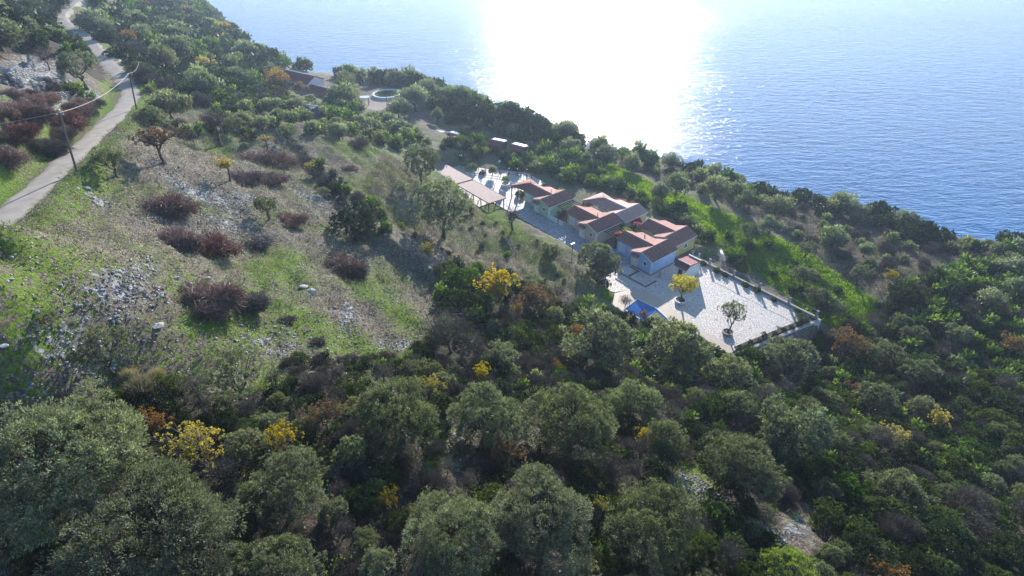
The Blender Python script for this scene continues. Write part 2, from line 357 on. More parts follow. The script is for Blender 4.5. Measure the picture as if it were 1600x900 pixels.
def pad_dist(x,y):
    """outside distance to the flat terrace of the cottages, and the falloff width"""
    s=(x-OO[0])*AV[0]+(y-OO[1])*AV[1]; t=(x-OO[0])*BV[0]+(y-OO[1])*BV[1]
    tlo=np.where(s<-1,-6.0-(s+1)*-.0,-9.2); tlo=np.where(s<-8,-6.3,np.where(s<0,-12.0,tlo)); tlo=np.where(s>5,-4.6,tlo); tlo=np.where(s>36,-8.4,tlo)
    ds=np.maximum(-25.9-s,s-64); dt=np.maximum(tlo-t,t-np.where(s>0,15.5,11.2))
    d=np.hypot(np.maximum(ds,0),np.maximum(dt,0)); 
    fall=np.where((-25.9-s)>0,1.2,np.where(t>8,6,2.2))
    return d,fall,s,t
def height(x,y,fine=True):
    z=rbf(x,y)
    d,sg=polydist(x,y,STEP); q=d*sg   # positive = right/below side
    q=-q if False else q
    z=z+np.where(sg>0,.5*np.exp(-d/8),-1.3*np.exp(-d/14)*sstep(d,0,1.2)*1.0)*np.where(d<40,1,0)
    if fine:
        z=z+fbm(x,y,26,3,4)*1.5+fbm(x,y,5,11,4)*.55+fbm(x,y,1.7,21,2)*.30
        # small field terraces
        r=rbf(x,y); q=r/1.5+fbm(x,y,14,33,3)*.8; fq=q-np.floor(q); z=z+(sstep(fq,.72,1.0)-fq)*.62
    pd,fall,s,t=pad_dist(x,y); w=1-sstep(pd,0.0,1.0*fall) ; z=z*(1-w)+44.93*w
    rd,rz=nearest_z(x,y,rp); w=1-sstep(rd,2.2,6.0); z=z*(1-w)+(rz-.06)*w
    c=up(605,150,48); rr=np.hypot(x-c[0],y-c[1]); w=1-sstep(rr,9,15); z=z*(1-w)+48*w
    sw=seaward(x,y)+fbm(x,y,22,5,3)*5
    z=np.where(sw>0,np.maximum(z-sw*1.5-np.minimum(sw,4)*.1+fbm(x,y,9,8,3)*np.clip(sw*.15,0,3),-9),z)
    return z
ZZ=height(XX,YY)
def zg(x,y):
    x=np.asarray(x,float); y=np.asarray(y,float)
    i=np.clip(np.searchsorted(GX,x)-1,0,len(GX)-2); j=np.clip(np.searchsorted(GY,y)-1,0,len(GY)-2)
    fx=(x-GX[i])/(GX[i+1]-GX[i]); fy=(y-GY[j])/(GY[j+1]-GY[j])
    return (ZZ[j,i]*(1-fx)+ZZ[j,i+1]*fx)*(1-fy)+(ZZ[j+1,i]*(1-fx)+ZZ[j+1,i+1]*fx)*fy
TT=np.geomspace(8,1200,900)
def gp(u,v,h=0.):
    d=ray(u,v); x=d[0]*TT;y=d[1]*TT;z=CAMH+d[2]*TT; g=zg(x,y)+h-z
    k=np.argmax(g>0)
    if g[k]<=0: k=len(TT)-1
    if k==0: return np.array([x[0],y[0],z[0]])
    f=-g[k-1]/(g[k]-g[k-1]+1e-9); f=min(max(f,0),1); t=TT[k-1]+(TT[k]-TT[k-1])*f
    x,y=d[0]*t,d[1]*t; return np.array([x,y,float(zg(x,y))])
# ground cover masks (patches that stay where they are)
grass=np.full(XX.shape,.30)+fbm(XX,YY,7,41,4)*.45; gravel=np.full(XX.shape,.14)+fbm(XX,YY,9,47,4)*.35; tan=np.zeros(XX.shape); litter=np.zeros(XX.shape)
def patch(arr,u,v,ru,rv,w,rot=0):
    c=gp(u,v); e1=gp(u+ru*math.cos(rot),v+ru*math.sin(rot))-c; e2=gp(u-rv*math.sin(rot),v+rv*math.cos(rot))-c
    n1,n2=np.hypot(*e1[:2])+1e-6,np.hypot(*e2[:2])+1e-6
    if n1>60 or n2>90: return
    dx=XX-c[0];dy=YY-c[1]; det=e1[0]*e2[1]-e1[1]*e2[0]
    if abs(det)<1e-3: return
    a=(dx*e2[1]-dy*e2[0])/det; b2=(-dx*e1[1]+dy*e1[0])/det
    arr+=w*np.exp(-(a*a+b2*b2)*1.1)
_p=patch
def patch(a_,u,v,ru,rv,w,rot=0): _p(a_,u,v,ru,rv,w*(.6 if u<150 else .8) if a_ is grass and u<720 else w,rot)
for p in [(610,480,55,26,.6,.75),(560,450,40,22,.5,.6),(430,420,60,30,.42,.3),(470,490,45,40,.35,.5),(640,500,40,22,.5,.9),(330,510,40,16,.5,-.3),(60,410,70,40,.45,.3),
 (50,480,50,50,.5,.2),(40,540,50,35,.4,0),(330,330,50,10,.4,.3),(420,385,60,14,.35,.2),(400,450,30,25,.35,.5),(215,155,14,22,.6,.3),(230,130,30,12,.5,.2),(165,50,12,22,.5,.9),
 (420,600,18,22,.5,.9),(170,165,10,14,.5,-.4),(110,225,60,6,.6,-.8),(590,240,60,14,.3,.2),(560,290,40,20,.25,.4),(430,340,40,20,.22,.2),(480,320,40,16,.25,.4),(350,235,25,10,.5,0),
 (1150,370,60,14,.9,.62),(1230,430,60,20,1.0,.65),(1330,480,40,18,.7,.6),(1060,320,50,14,.8,.5),(980,290,60,12,.7,.45),(910,262,50,8,.45,.3),(1290,450,40,10,.5,.65),(1090,360,60,14,.35,.6),
 (690,290,30,8,.5,.6),(790,350,60,10,.5,.62),(850,410,40,8,.3,.62),(950,460,12,10,.5,.6),(450,280,60,20,.2,.2),(740,360,60,18,.15,.5),(540,225,60,10,.3,.2),(430,160,60,10,.3,.2),
 (130,390,60,30,.3,.2),(0,300,40,30,.5,0),(300,480,40,60,.18,0),(560,540,60,20,.25,.3),(600,560,40,12,.4,.1)]: patch(grass,*p)
for p in [(190,440,36,60,.55,.3),(130,560,70,30,.45,-.2),(40,610,60,20,.5,0),(250,420,60,22,.35,.3),(300,300,40,12,.35,.2),(480,310,45,18,.5,.5),(540,500,18,40,.5,.2),(640,545,26,12,.6,.3),
 (460,430,12,40,.35,.4),(420,540,50,20,.4,.1),(380,250,50,12,.35,.1),(150,310,40,14,.5,.5),(440,200,40,12,.4,.1),(600,540,20,10,.4,0),(240,260,40,10,.4,.6),(60,125,60,25,.6,.2),(130,150,40,10,.6,.1),
 (60,155,60,16,.5,.3),(20,215,40,16,.6,.3),(1085,760,40,30,.8,.6),(1240,830,30,60,.7,.8),(720,680,14,40,.6,.2),(830,680,16,20,.5,0),(610,610,26,12,.6,0),(1440,420,60,20,.2,.3),(370,600,60,20,.4,0),
 (100,470,40,90,.3,.4),(390,310,60,20,.4,.2),(350,345,60,20,.3,.2),(1320,600,20,10,0,0),(590,195,60,8,.35,.1),(700,480,14,50,.4,.2),(350,160,30,10,.3,0)]: patch(gravel,*p)
for p in [(607,152,34,14,1.2,0),(585,165,16,8,1.0,0),(640,165,20,6,.6,0),(372,130,16,5,.9,.4),(196,98,22,6,.7,0),(118,22,26,6,.7,.2),(690,168,30,5,.7,0),(1430,355,20,5,.6,.3),(150,20,20,4,.8,0)]: patch(tan,*p)
for p in [(1450,420,150,50,-.0,0)]: patch(litter,*p)
sw_=seaward(XX,YY); cliff=sstep(sw_,2,8); gravel+=cliff*.2; litter+=cliff*.5; grass-=cliff*.3
wsea=sstep(ZZ,0,3)
U_,V_,D_=proj(XX,YY,ZZ); inb=(D_>0)
# leaf litter below the dense woods and scrub (plan areas)
def inpoly(x,y,poly):
    x=np.asarray(x);y=np.asarray(y); c=np.zeros(x.shape,bool); n=len(poly)
    for i in range(n):
        x0,y0=poly[i][:2];x1,y1=poly[(i+1)%n][:2]
        k=((y0>y)!=(y1>y))&(x<(x1-x0)*(y-y0)/(y1-y0+1e-12)+x0); c^=k
    return c
def ppoly(px): return [tuple(gp(u,v)[:2]) for u,v in px]
def near(px): # bottom-of-frame extension keeps the polygon in plan
    return ppoly(px)
POLY={
 'lower_right':near([(1150,560),(1270,545),(1330,520),(1390,470),(1470,425),(1600,400),(1760,430),(1900,900),(1080,960),(1100,700)]),
 'bottom':near([(-150,640),(60,640),(240,610),(400,610),(560,600),(680,560),(880,560),(1150,565),(1100,700),(1080,960),(-200,960)]),
 'centre':near([(640,560),(690,500),(690,430),(720,415),(780,430),(880,470),(960,490),(1040,520),(1140,560),(880,570),(700,575)]),
 'topleft':near([(-80,95),(-80,0),(0,-15),(95,0),(100,40),(140,75),(162,100),(170,135),(140,118),(90,90),(40,85)]),
 'upper':near([(125,25),(160,-5),(300,0),(335,40),(440,98),(450,130),(460,165),(350,190),(250,175),(215,120),(185,90),(150,55)]),
 'uppermid':near([(440,100),(560,118),(570,130),(560,150),(560,180),(640,200),(600,220),(470,200),(340,175),(450,150)]),
 'headland':near([(640,130),(760,165),(850,198),(900,220),(900,250),(840,225),(760,205),(700,190),(660,165)]),
 'garden':near([(680,205),(760,215),(870,240),(960,268),(1060,315),(1130,370),(1110,385),(1060,345),(960,300),(900,290),(830,270),(740,260),(690,240)]),
 'olive_east':near([(900,235),(1100,275),(1300,325),(1400,352),(1480,370),(1600,390),(1600,420),(1470,425),(1390,470),(1300,430),(1180,340),(1060,290),(940,255)]),
 'slope_east':near([(1110,385),(1130,360),(1230,400),(1330,460),(1350,510),(1290,500),(1200,430)]),
}
GREENP=near([(1050,300),(1150,338),(1260,392),(1375,472),(1358,528),(1290,508),(1190,430),(1110,377),(1060,337),(990,302),(925,264),(950,252)])
grass+=.8*inpoly(XX,YY,GREENP)
litter+=.46*inpoly(XX,YY,POLY['olive_east'])*(1-inpoly(XX,YY,GREENP))
_rd,_=nearest_z(XX,YY,rp); grass+=.25*sstep(_rd,1.5,2.4)*(1-sstep(_rd,3.5,5.5))
for k,a in (('lower_right',.75),('bottom',.62),('centre',.62),('topleft',.7),('upper',.35),('headland',.5)):
    litter+=a*inpoly(XX,YY,POLY[k])
for p in [(1085,760,40,30,-1.2,.6),(1240,840,32,60,-1.2,.8),(722,680,18,44,-1.2,.2),(835,675,18,20,-1.2,0),(600,612,34,14,-1.,0)]: patch(litter,*p); patch(gravel,p[0],p[1],p[2],p[3],-.15,p[5])
V=np.stack([XX.ravel(),YY.ravel(),ZZ.ravel()],1); ny,nx=XX.shape
ii=np.arange(nx-1)[None,:]+nx*np.arange(ny-1)[:,None]; F=np.stack([ii,ii+1,ii+nx+1,ii+nx],-1).reshape(-1,4)
me=meshq('ground',V,F,M['ground'],{'grass':grass.ravel(),'gravel':gravel.ravel(),'tan':tan.ravel(),'litter':litter.ravel()},smooth=True)
tag(link('ground',me),kind='structure')
# sea
MB().add([(-9000,-2000,0),(9000,-2000,0),(9000,9000,0),(-9000,9000,0)],[(0,1,2,3)]).build('sea',M['sea'])['kind']='structure'
MB().add([(-9000,-2000,-14),(9000,-2000,-14),(9000,9000,-14),(-9000,9000,-14)],[(0,1,2,3)]).build('seabed',M['soil'])['kind']='structure'
# road strip
def strip(name,pl,width,mat,lift=.05,nw=6,edge=True):
    vs=[];fs=[];ea=[]
    for i,p in enumerate(pl):
        d=pl[min(i+1,len(pl)-1)]-pl[max(i-1,0)]; n=np.array([-d[1],d[0]]); n=n/(np.hypot(*n)+1e-9)
        wj=width*(1+.10*math.sin(i*1.7)+.07*math.sin(i*.63+1))
        for k in range(nw+1):
            f=k/nw*2-1; x,y=p[0]+n[0]*f*wj/2,p[1]+n[1]*f*wj/2
            vs.append((x,y,max(p[2],float(zg(x,y)))+lift if abs(f)<.99 else float(zg(x,y))-.02)); ea.append(abs(f)*.75)
    m_=nw+1
    for i in range(len(pl)-1):
        for k in range(nw): fs.append((i*m_+k,i*m_+k+1,(i+1)*m_+k+1,(i+1)*m_+k))
    me=meshq(name,np.array(vs),np.array(fs),mat,{'edge':ea},smooth=True); o=link(name,me); o['kind']='structure'; return o
strip('road',road,3.5,M['road'])
tr=np.array([list(gp(u,v)) for u,v in [(178,95),(190,92),(203,95),(214,101),(222,106)]]); strip('dirt_track',smoothline(tr,4),2.6,M['road'],lift=.10)

# paved terrace sheets
def sheet(name,pts,mat,z,parent=None,thick=.0):
    vs=[W(s,t,z) for s,t in pts]; n=len(vs); mb=MB(); 
    low=[(x,y,zz_-.25) for x,y,zz_ in vs]
    mb.add(vs+low,[tuple(range(n))]+[(i,(i+1)%n,n+(i+1)%n,n+i) for i in range(n)])
    o=mb.build(name,mat); o['kind']='structure'; return o
sheet('courtyard_paving',[(-25.5,10.9),(-21.6,-5.6),(-13.3,-5.9),(-9.2,-5.0),(-5.3,-4.2),(-2.6,-4.2),(-.6,-6.4),(0.5,-9.0),(3,-10),(5,-8),(5,-.1),(-.05,-.1),(-.05,10.9)],M['paving'],.06)
sheet('footpath',[(5.0,-4.2),(5.0,1.9),(42,1.9),(42,-4.2)],M['path'],.05)
sheet('square_paving',[(42.0,-8.0),(42.0,11.8),(49.5,12.3),(58,6),(64,1.5),(64,-8.0)],M['paving'],.07)
sheet('pool_terrace',[(-.6,-6.4),(-2.6,-4.2),(-5.3,-4.2),(-9.2,-5.0),(-13.3,-5.9),(-21.6,-5.6),(-21.7,-7.4),(-17.5,-8.3),(-12,-12),(-2,-12.3),(.3,-9.2)],M['tan'],.064)
for nm,pts in (('paving_border',[(4.6,-3.9),(4.6,-3.45),(-2.0,-3.25),(-2.0,-3.7)]),('paving_border',[(4.6,-.75),(4.6,-.35),(2.1,-.35),(2.1,-3.3),(2.6,-3.3),(2.6,-.75)]),('paving_border',[(-1.6,-3.3),(-1.6,-.5),(-2.0,-.5),(-2.0,-3.24)])):
    sheet(nm,pts,M['brownslab'],.068)

# ---------------------------------------------------------------- roofs and houses
def roof_slab(e0,e1,r0,r1,mat,parent,name='roof',pitch=.24,amp=.05,th=.10,band=0,course=.42):
    """e0-e1 eave line, r0-r1 ridge line (local coords). rolls run from eave to ridge, courses step down the slope."""
    e0,e1,r0,r1=[np.array(p,float) for p in (e0,e1,r0,r1)]
    ln=max(np.linalg.norm(e1-e0),np.linalg.norm(r1-r0)); nc=max(2,int(ln/pitch))*2
    sl=max(np.linalg.norm(r0-e0),np.linalg.norm(r1-e1)); nr=max(1,int(sl/course))
    nrm=np.cross(e1-e0,r0-e0 if np.linalg.norm(r0-e0)>.1 else r1-e0); nrm/=np.linalg.norm(nrm); nrm*= 1 if nrm[2]>0 else -1
    vs=[];rows=[]
    for j in range(nr):
        for side in (0,1):
            f=(j+side*.999)/nr; off=.045 if side==0 else .0
            for i in range(nc+1):
                g=i/nc; p=(e0*(1-g)+e1*g)*(1-f)+(r0*(1-g)+r1*g)*f
                h=amp if i%2==0 else 0
                if band and (i//2)%band==0 and i%2==0: h+=.13
                vs.append(p+nrm*(h+off+.02))
    m_=nc+1; fs=[]
    for j in range(nr*2-1):
        for i in range(nc): fs.append((j*m_+i,j*m_+i+1,(j+1)*m_+i+1,(j+1)*m_+i))
    b=len(vs)
    vs+= [e0-nrm*th,e1-nrm*th,r1-nrm*th,r0-nrm*th]; fs+=[(b,b+1,b+2,b+3)]
    t0=0;t1=nc;t2=(nr*2-1)*m_+nc;t3=(nr*2-1)*m_
    fs+=[(t0,t1,b+1,b),(t1,t2,b+2,b+1),(t2,t3,b+3,b+2),(t3,t0,b,b+3)]
    me=meshq(name,np.array(vs),np.array(fs),mat); return link(name,me,parent)
def ridge_cap(p,q,mat,parent,r=.11,name='ridge_cap'):
    return MB().tube([p,q],r,6).build(name,mat,parent)
def gable_vol(x0,x1,y0,y1,zb,ze,zr,axis,mat,parent,name='wall',hip=False):
    mb=MB()
    if axis=='x':
        ym=(y0+y1)/2; vs=[(x0,y0,zb),(x0,y1,zb),(x0,y1,ze),(x0,ym,zr),(x0,y0,ze),(x1,y0,zb),(x1,y1,zb),(x1,y1,ze),(x1,ym,zr),(x1,y0,ze)]
    else:
        xm=(x0+x1)/2; vs=[(x0,y0,zb),(x1,y0,zb),(x1,y0,ze),(xm,y0,zr),(x0,y0,ze),(x0,y1,zb),(x1,y1,zb),(x1,y1,ze),(xm,y1,zr),(x0,y1,ze)]
    mb.add(vs,[(0,1,2,3,4),(9,8,7,6,5),(0,5,6,1),(1,6,7,2),(2,7,8,3),(3,8,9,4),(4,9,5,0)])
    return mb.build(name,mat,parent)
def window_front(parent,x,yc,zc,w,h,shut=False,face=-1):
    """window on a wall facing local -x (face=-1) or -y (face=-2)"""
    def bx(mb,d0,d1,a0,a1,z0,z1):
        if face==-1: return mb.box(x-d1,x-d0,a0,a1,z0,z1)
        return mb.box(a0,a1,x-d1,x-d0,z0,z1)
    f=MB(); t=.13
    bx(f,-.02,.10,yc-w/2-t,yc+w/2+t,zc+h/2,zc+h/2+t); bx(f,-.02,.13,yc-w/2-t-.05,yc+w/2+t+.05,zc-h/2-t,zc-h/2)
    bx(f,-.02,.10,yc-w/2-t,yc-w/2,zc-h/2,zc+h/2); bx(f,-.02,.10,yc+w/2,yc+w/2+t,zc-h/2,zc+h/2)
    fr=MB(); bx(fr,.0,.04,yc-w/2,yc+w/2,zc-h/2,zc+h/2)
    o=fr.build('window',M['shutter'] if shut else M['glass'],parent)
    fo=f.build('frame',M['white'],o)
    if shut:
        for k in (-1,1):
            s=MB(); bx(s,.04,.075,yc+k*w/4-w/4+.03,yc+k*w/4+w/4-.03,zc-h/2+.05,zc+h/2-.05); s.build('shutter',M['shutter'],o)
    else:
        s=MB(); bx(s,.04,.06,yc-.02,yc+.02,zc-h/2,zc+h/2); s.build('mullion',M['white'],o)
    return o
EZ,RZ=2.8,3.76
def gable_house(root,wall,tile,y0=0.,x0=.0,xe=7.4,band=0,wing_to=10.,wing_x=(1.3,5.9),front=True,hip=False,pipe=True,ridge_white=True):
    """gable wing with its ridge along x, plus a side wing with its ridge along y"""
    ym=y0+2.6; w0,w1=y0+.25,y0+4.95
    gable_vol(x0+.35,xe-.15,w0,w1,-.3,EZ-.05,RZ-.16,'x',wall,root)
    roof_slab((x0,y0,EZ),(xe,y0,EZ),(x0,ym,RZ),(xe,ym,RZ),tile,root,band=band)
    roof_slab((x0,y0+5.2,EZ),(xe,y0+5.2,EZ),(x0,ym,RZ),(xe,ym,RZ),tile,root,band=0)
    ridge_cap((x0-.02,ym,RZ+.06),(xe+.02,ym,RZ+.06),tile,root)
    for a in (y0,y0+5.2): # white verge boards at the front gable
        mb=MB(); d=.16
        p=[(x0-.05,a,EZ-.12),(x0-.05,a,EZ+.09),(x0-.05,ym,RZ+.09),(x0-.05,ym,RZ-.12)]; q=[(x0-.005,)+c[1:] for c in p]
        mb.add(p+q,[(0,1,2,3),(7,6,5,4),(0,4,5,1),(1,5,6,2),(2,6,7,3),(3,7,4,0)]).build('verge_board',M['white'],root)
    # wing
    xa,xb=wing_x; xm=(xa+xb)/2; rz=RZ-.03; yw=y0+wing_to; ys=ym+.05
    def far_slope(ye):
        x2=xm+3.5; roof_slab((x2,ys,EZ+.03),(x2,ye,EZ+.03),(xm+.04,ys,rz+.03),(xm+.04,ye,rz+.03),tile,root)
        MB().box(xm+.2,x2-.35,w1-.03,ye-.2,-.3,EZ-.16).build('wall',wall,root)
    if not hip:
        gable_vol(xa+.3,xb-.3,w1-.05,yw-.25,-.3,EZ-.03,rz-.16,'y',wall,root)
        roof_slab((xa,ys,EZ),(xa,yw,EZ),(xm,ys,rz),(xm,yw,rz),tile,root)
        far_slope(yw-1.5)
        roof_slab((xb,yw-1.52,EZ),(xb,yw,EZ),(xm,yw-1.52,rz),(xm,yw,rz),tile,root)
        ridge_cap((xm,ys,rz+.06),(xm,yw+.02,rz+.06),tile,root)
    else:
        yb=yw-3.4
        gable_vol(xa+.3,xb-.3,w1-.05,yb-.6,-.3,EZ-.03,rz-.16,'y',wall,root)
        far_slope(y0+7.4)
        xo=xa-.6; xp=xb+1.2; eh=EZ-.25
        roof_slab((xa,ys,EZ),(xa,yw-3.2,EZ),(xm,ys,rz),(xm,yb,rz),tile,root)
        roof_slab((xb,ys,EZ),(xb,yw-3.2,EZ),(xm,ys,rz),(xm,yb,rz),tile,root)
        roof_slab((xa-.9,yw,2.78),(xb+.6,yw,2.78),(xm-.05,yb,rz),(xm+.05,yb,rz),tile,root)
        roof_slab((xa-.9,yw,2.78),(xa-.01,yb,EZ),(xm-.05,yb,rz),(xm-.04,yb-.05,rz),tile,root)
        roof_slab((xb+.6,yw,2.78),(xb+.01,yb,EZ),(xm+.05,yb,rz),(xm+.04,yb-.05,rz),tile,root)
        ridge_cap((xm,ys,rz+.06),(xm,yb,rz+.06),tile,root)
        for px_,py_ in ((xa-.6,yw-.3),(xa-.3,yw-2.2),(xb+.3,yw-.3),(xb,yw-2.2)):
            MB().box(px_-.09,px_+.09,py_-.09,py_+.09,0,2.7).build('porch_post',M['wood'],root)
        MB().box(xa-.7,xb+.4,yw-.36,yw-.24,2.5,2.62).build('beam',M['wood'],root)
    if front:
        d=MB().box(x0+.27,x0+.345,y0+3.55,y0+4.55,.02,2.1).build('door',M['white'],root)
        MB().box(x0+.245,x0+.27,y0+3.63,y0+4.03,1.1,1.95).build('door_panel',M['white'],d); MB().box(x0+.245,x0+.27,y0+4.09,y0+4.47,1.1,1.95).build('door_panel',M['white'],d)
        MB().box(x0+.2,x0+.268,y0+3.62,y0+3.68,.98,1.06).build('handle',M['metal'],d)
        MB().box(x0+.26,x0+.33,y0+3.42,y0+3.54,.02,2.22).box(x0+.26,x0+.33,y0+4.56,y0+4.68,.02,2.22).box(x0+.26,x0+.33,y0+3.55,y0+4.55,2.11,2.22).build('door_frame',M['white'],root)
        roof_slab((x0-.42,y0+3.2,2.30),(x0-.42,y0+4.95,2.30),(x0+.33,y0+3.2,2.68),(x0+.33,y0+4.95,2.68),tile,root,name='door_canopy',th=.07)
        window_front(root,x0+.35,y0+1.75,1.6,.62,.72)
        MB().box(x0+.28,x0+.36,w0-.06,w0+.24,-.2,EZ-.08).box(x0+.36,x0+.6,w0-.06,w0-.003,-.2,EZ-.08).build('corner_trim',M['white'],root)
        MB().box(x0+.28,x0+.346,w1-.2,w1+.05,-.2,EZ-.08).build('corner_trim',M['white'],root)
        for yc,ww in ((y0+6.1,1.1),(y0+8.4,1.25)):
            if not hip or yc<y0+7.5 or wing_to>12: window_front(root,xa+.3,yc,1.45,ww,1.3,True)
    if ridge_white: MB().box(xe-.02,xe+.12,y0+.0,ym,EZ+.0,EZ+.06).add([],[]).build('eave_trim',M['white'],root) if False else None
    if pipe: MB().tube([(xm+.9,y0+4.2,2.9),(xm+.9,y0+4.2,4.35)],.09,8).build('vent_pipe',M['white'],root)
    # gutter
    MB().box(x0+.1,xe-.1,y0-.14,y0-.03,EZ-.10,EZ+.01).build('gutter',M['white'],root)
def pergola(root,wall_y,x0,x1,reach,ends_mat):
    n=8
    for k in range(n):
        x=x0+(x1-x0)*k/(n-1); MB().box(x-.04,x+.04,wall_y-reach,wall_y+.02,2.42,2.56).build('pergola_beam',M['beam'],root)
    MB().box(x0-.2,x1+.2,wall_y-reach+.15,wall_y-reach+.27,2.28,2.418).build('pergola_rail',M['beam'],root)
    for x in (x0,x1): MB().box(x-.07,x+.07,wall_y-reach+.14,wall_y-reach+.28,0,2.28).build('pergola_post',M['wood'],root)
hb=empty('cottage',W(0,0,.05),ROTL,'blue cottage with white door, its facade beside the shaded courtyard paving','cottage','row of pastel cottages')
gable_house(hb,M['bluewall'],M['tile'],band=4,pipe=False)
MB().tube([(5.2,6.3,3.1),(5.2,6.3,4.0)],.12,8).build('chimney',M['stonewall'],hb)
hy=empty('cottage',W(.9,0,.05),ROTL,'ochre yellow cottage directly behind the blue one, red bougainvillea on its roof edge','cottage','row of pastel cottages')
gable_house(hy,M['yellowwall'],M['tile'],x0=7.7,xe=14.6,band=0,wing_to=9.4,wing_x=(8.7,13.4),front=False,pipe=False)
window_front(hy,.25,11.5,1.5,.8,.8,False,-2)
ht=empty('cottage',W(13.9,0,.05),ROTL,'tan cottage in the middle of the front row, dark pergola beams on its near side','cottage','row of pastel cottages')
gable_house(ht,M['tanwall'],M['tile'],band=3)
pergola(ht,.2,2.2,6.6,3.6,None)
hg2=empty('cottage',W(13.3,0,.05),ROTL,'grey green cottage behind the tan one, hipped tiles at its far end','cottage','row of pastel cottages')
gable_house(hg2,M['greywall'],M['tileold'],x0=7.7,xe=14.8,wing_to=12.6,wing_x=(8.6,13.6),front=False,hip=True,pipe=False)
hg=empty('cottage',W(27.9,0,.05),ROTL,'mint green cottage next to the square, porch under a hipped roof','cottage','row of pastel cottages')
gable_house(hg,M['greenwall'],M['tile'],band=5,wing_to=13.6,hip=True)
pergola(hg,.2,2.4,6.8,3.4,None)
# low white garden walls between the cottages
for s0,t0,s1,lab in ((-2.3+27.9,.35,27.8,'low white garden wall at the near corner of the mint green cottage'),(23.9,.35,24.9,'short white wall end beside the far corner of the tan cottage'),(10.2,.6,11.6,'low white wall between the blue and the tan cottages')):
    r=empty('garden_wall',W((s0+s1)/2,t0,.05),ROTL,lab,'wall','low garden walls'); l=abs(s1-s0)/2
    MB().box(-.12,.12,-l,l,-.1,.85).build('wall',M['white'],r,bev=.02); MB().box(-.16,.16,-l-.03,l+.03,.853,.92).build('coping',M['shutter'],r)
# outhouse beside the courtyard
r=empty('outhouse',W(-4.0,5.0,.05),ROTL,'small white outhouse with dark red tiles at the courtyard corner beside the blue cottage','outhouse')
MB().box(-1.7,2.0,-1.1,1.3,-.2,2.65).build('wall',M['white'],r); MB().box(2.001,2.2,-1.15,1.35,-.2,3.1).build('parapet',M['white'],r)
roof_slab((-2.0,-1.25,2.4),(-2.0,1.45,2.4),(-.9,-1.25,3.1),(-.9,1.45,3.1),M['tiledark'],r)
roof_slab((1.98,-1.25,2.75),(1.98,1.45,2.75),(-.9,-1.25,3.1),(-.9,1.45,3.1),M['tiledark'],r)
ridge_cap((-.9,-1.3,3.17),(-.9,1.5,3.17),M['white'],r,.09)
MB().box(-1.73,-1.70,-.3,.5,0,1.95).build('door',M['wood'],r)
# open sided tiled shelters along the path
for (s0,s1,z,lab) in ((50.0,63.2,0,'farther half of the long tiled shelter, partly behind a round olive tree'),(37.6,49.7,-.12,'nearer half of the long tiled shelter, its corner post by the bare tree')):
    r=empty('shelter',W((s0+s1)/2,-6.1,z),ROTL,lab,'shelter','tiled shelters beside the path'); h=(s1-s0)/2
    roof_slab((2.35,-h,2.70),(2.35,h,2.70),(-2.5,-h,2.86),(-2.5,h,2.86),M['tilebrown'],r)
    ridge_cap((-2.4,-h-.02,2.90),(-2.4,h+.02,2.90),M['tileold'],r,.07)
    ridge_cap((-2.5,-h-.03,2.92),(2.3,-h-.03,2.76),M['tile'],r,.08)
    for k in range(5):
        y=-h+.4+(2*h-.8)*k/4; MB().box(1.85,2.0,y-.08,y+.08,.0,2.6).build('post',M['wood'],r); MB().box(-2.3,-2.15,y-.08,y+.08,.0,2.72).build('post',M['wood'],r)
    MB().box(1.87,1.98,-h+.1,h-.1,2.44,2.58).build('beam',M['wood'],r)

# ---------------------------------------------------------------- walls with individual stones
rockV=None
def rockmesh(seed,mat,sub=2,flat=.7):
    bm=bmesh.new(); bmesh.ops.create_icosphere(bm,subdivisions=sub,radius=.5); r_=random.Random(seed)
    pl=[(Vector((r_.uniform(-1,1),r_.uniform(-1,1),r_.uniform(-1,1))).normalized(),r_.uniform(.26,.45)) for _ in range(9)]
    for v in bm.verts:
        for n,d in pl:
            k=v.co.dot(n)
            if k>d: v.co-=n*(k-d)
        v.co*=1+r_.uniform(-.05,.05); v.co.z*=flat
    me=bpy.data.meshes.new('rock'); bm.to_mesh(me); bm.free(); me.materials.append(mat); return me
ROCKS=[rockmesh(i,M['rock']) for i in range(5)]+[rockmesh(9+i,M['darkrock']) for i in range(3)]
WROCK=[rockmesh(30+i,M['whiterock'],2,.5) for i in range(3)]
STONE=[rockmesh(50+i,M['rock'],1,.8) for i in range(4)]
def place_rock(x,y,size,mi,label,group,sink=.25,white=False,flatz=1.0,cat='rock'):
    me=(WROCK if white else ROCKS)[mi%len(WROCK if white else ROCKS)]
    o=link('rock',me); z=float(zg(x,y)); o.location=(x,y,z+size*.35*flatz-size*sink*.6); o.scale=(size*random.uniform(.85,1.3),size*random.uniform(.75,1.1),size*random.uniform(.7,1)*flatz)
    o.rotation_euler=(random.uniform(-.4,.4),random.uniform(-.4,.4),random.uniform(0,6.28)); tag(o,label,cat,group); return o
# parapet along the seaward side of the courtyard
r=empty('parapet',W(-12.5,11.2,.05),ROTL,'long white parapet with stone pillars along the seaward edge of the courtyard','parapet')
MB().box(-.17,.17,-13.2,12.3,-.4,.38).build('wall',M['stonewall'],r); MB().box(-.19,.19,-13.25,12.35,.383,.43).build('coping',M['stonewall'],r)
for s in (10.2,11.6,7.7,2.55,-2.6,-8.1,-12.9):
    MB().box(-.17,.17,s-.17,s+.17,.453,1.45).build('pillar',M['stonewall'],r,bev=.02)
    MB().box(-.2,.2,s-.2,s+.2,1.453,1.53).build('pillar_cap',M['stonewall'],r)
MB().tube([(0,-12.9,1.6),(0,-10.5,1.5),(0,-8.1,1.6),(0,-5.3,1.5),(0,-2.6,1.6),(0,0,1.5),(0,2.55,1.6),(0,5,1.5),(0,7.7,1.6)],.03,5).build('rope',M['wire'],r)
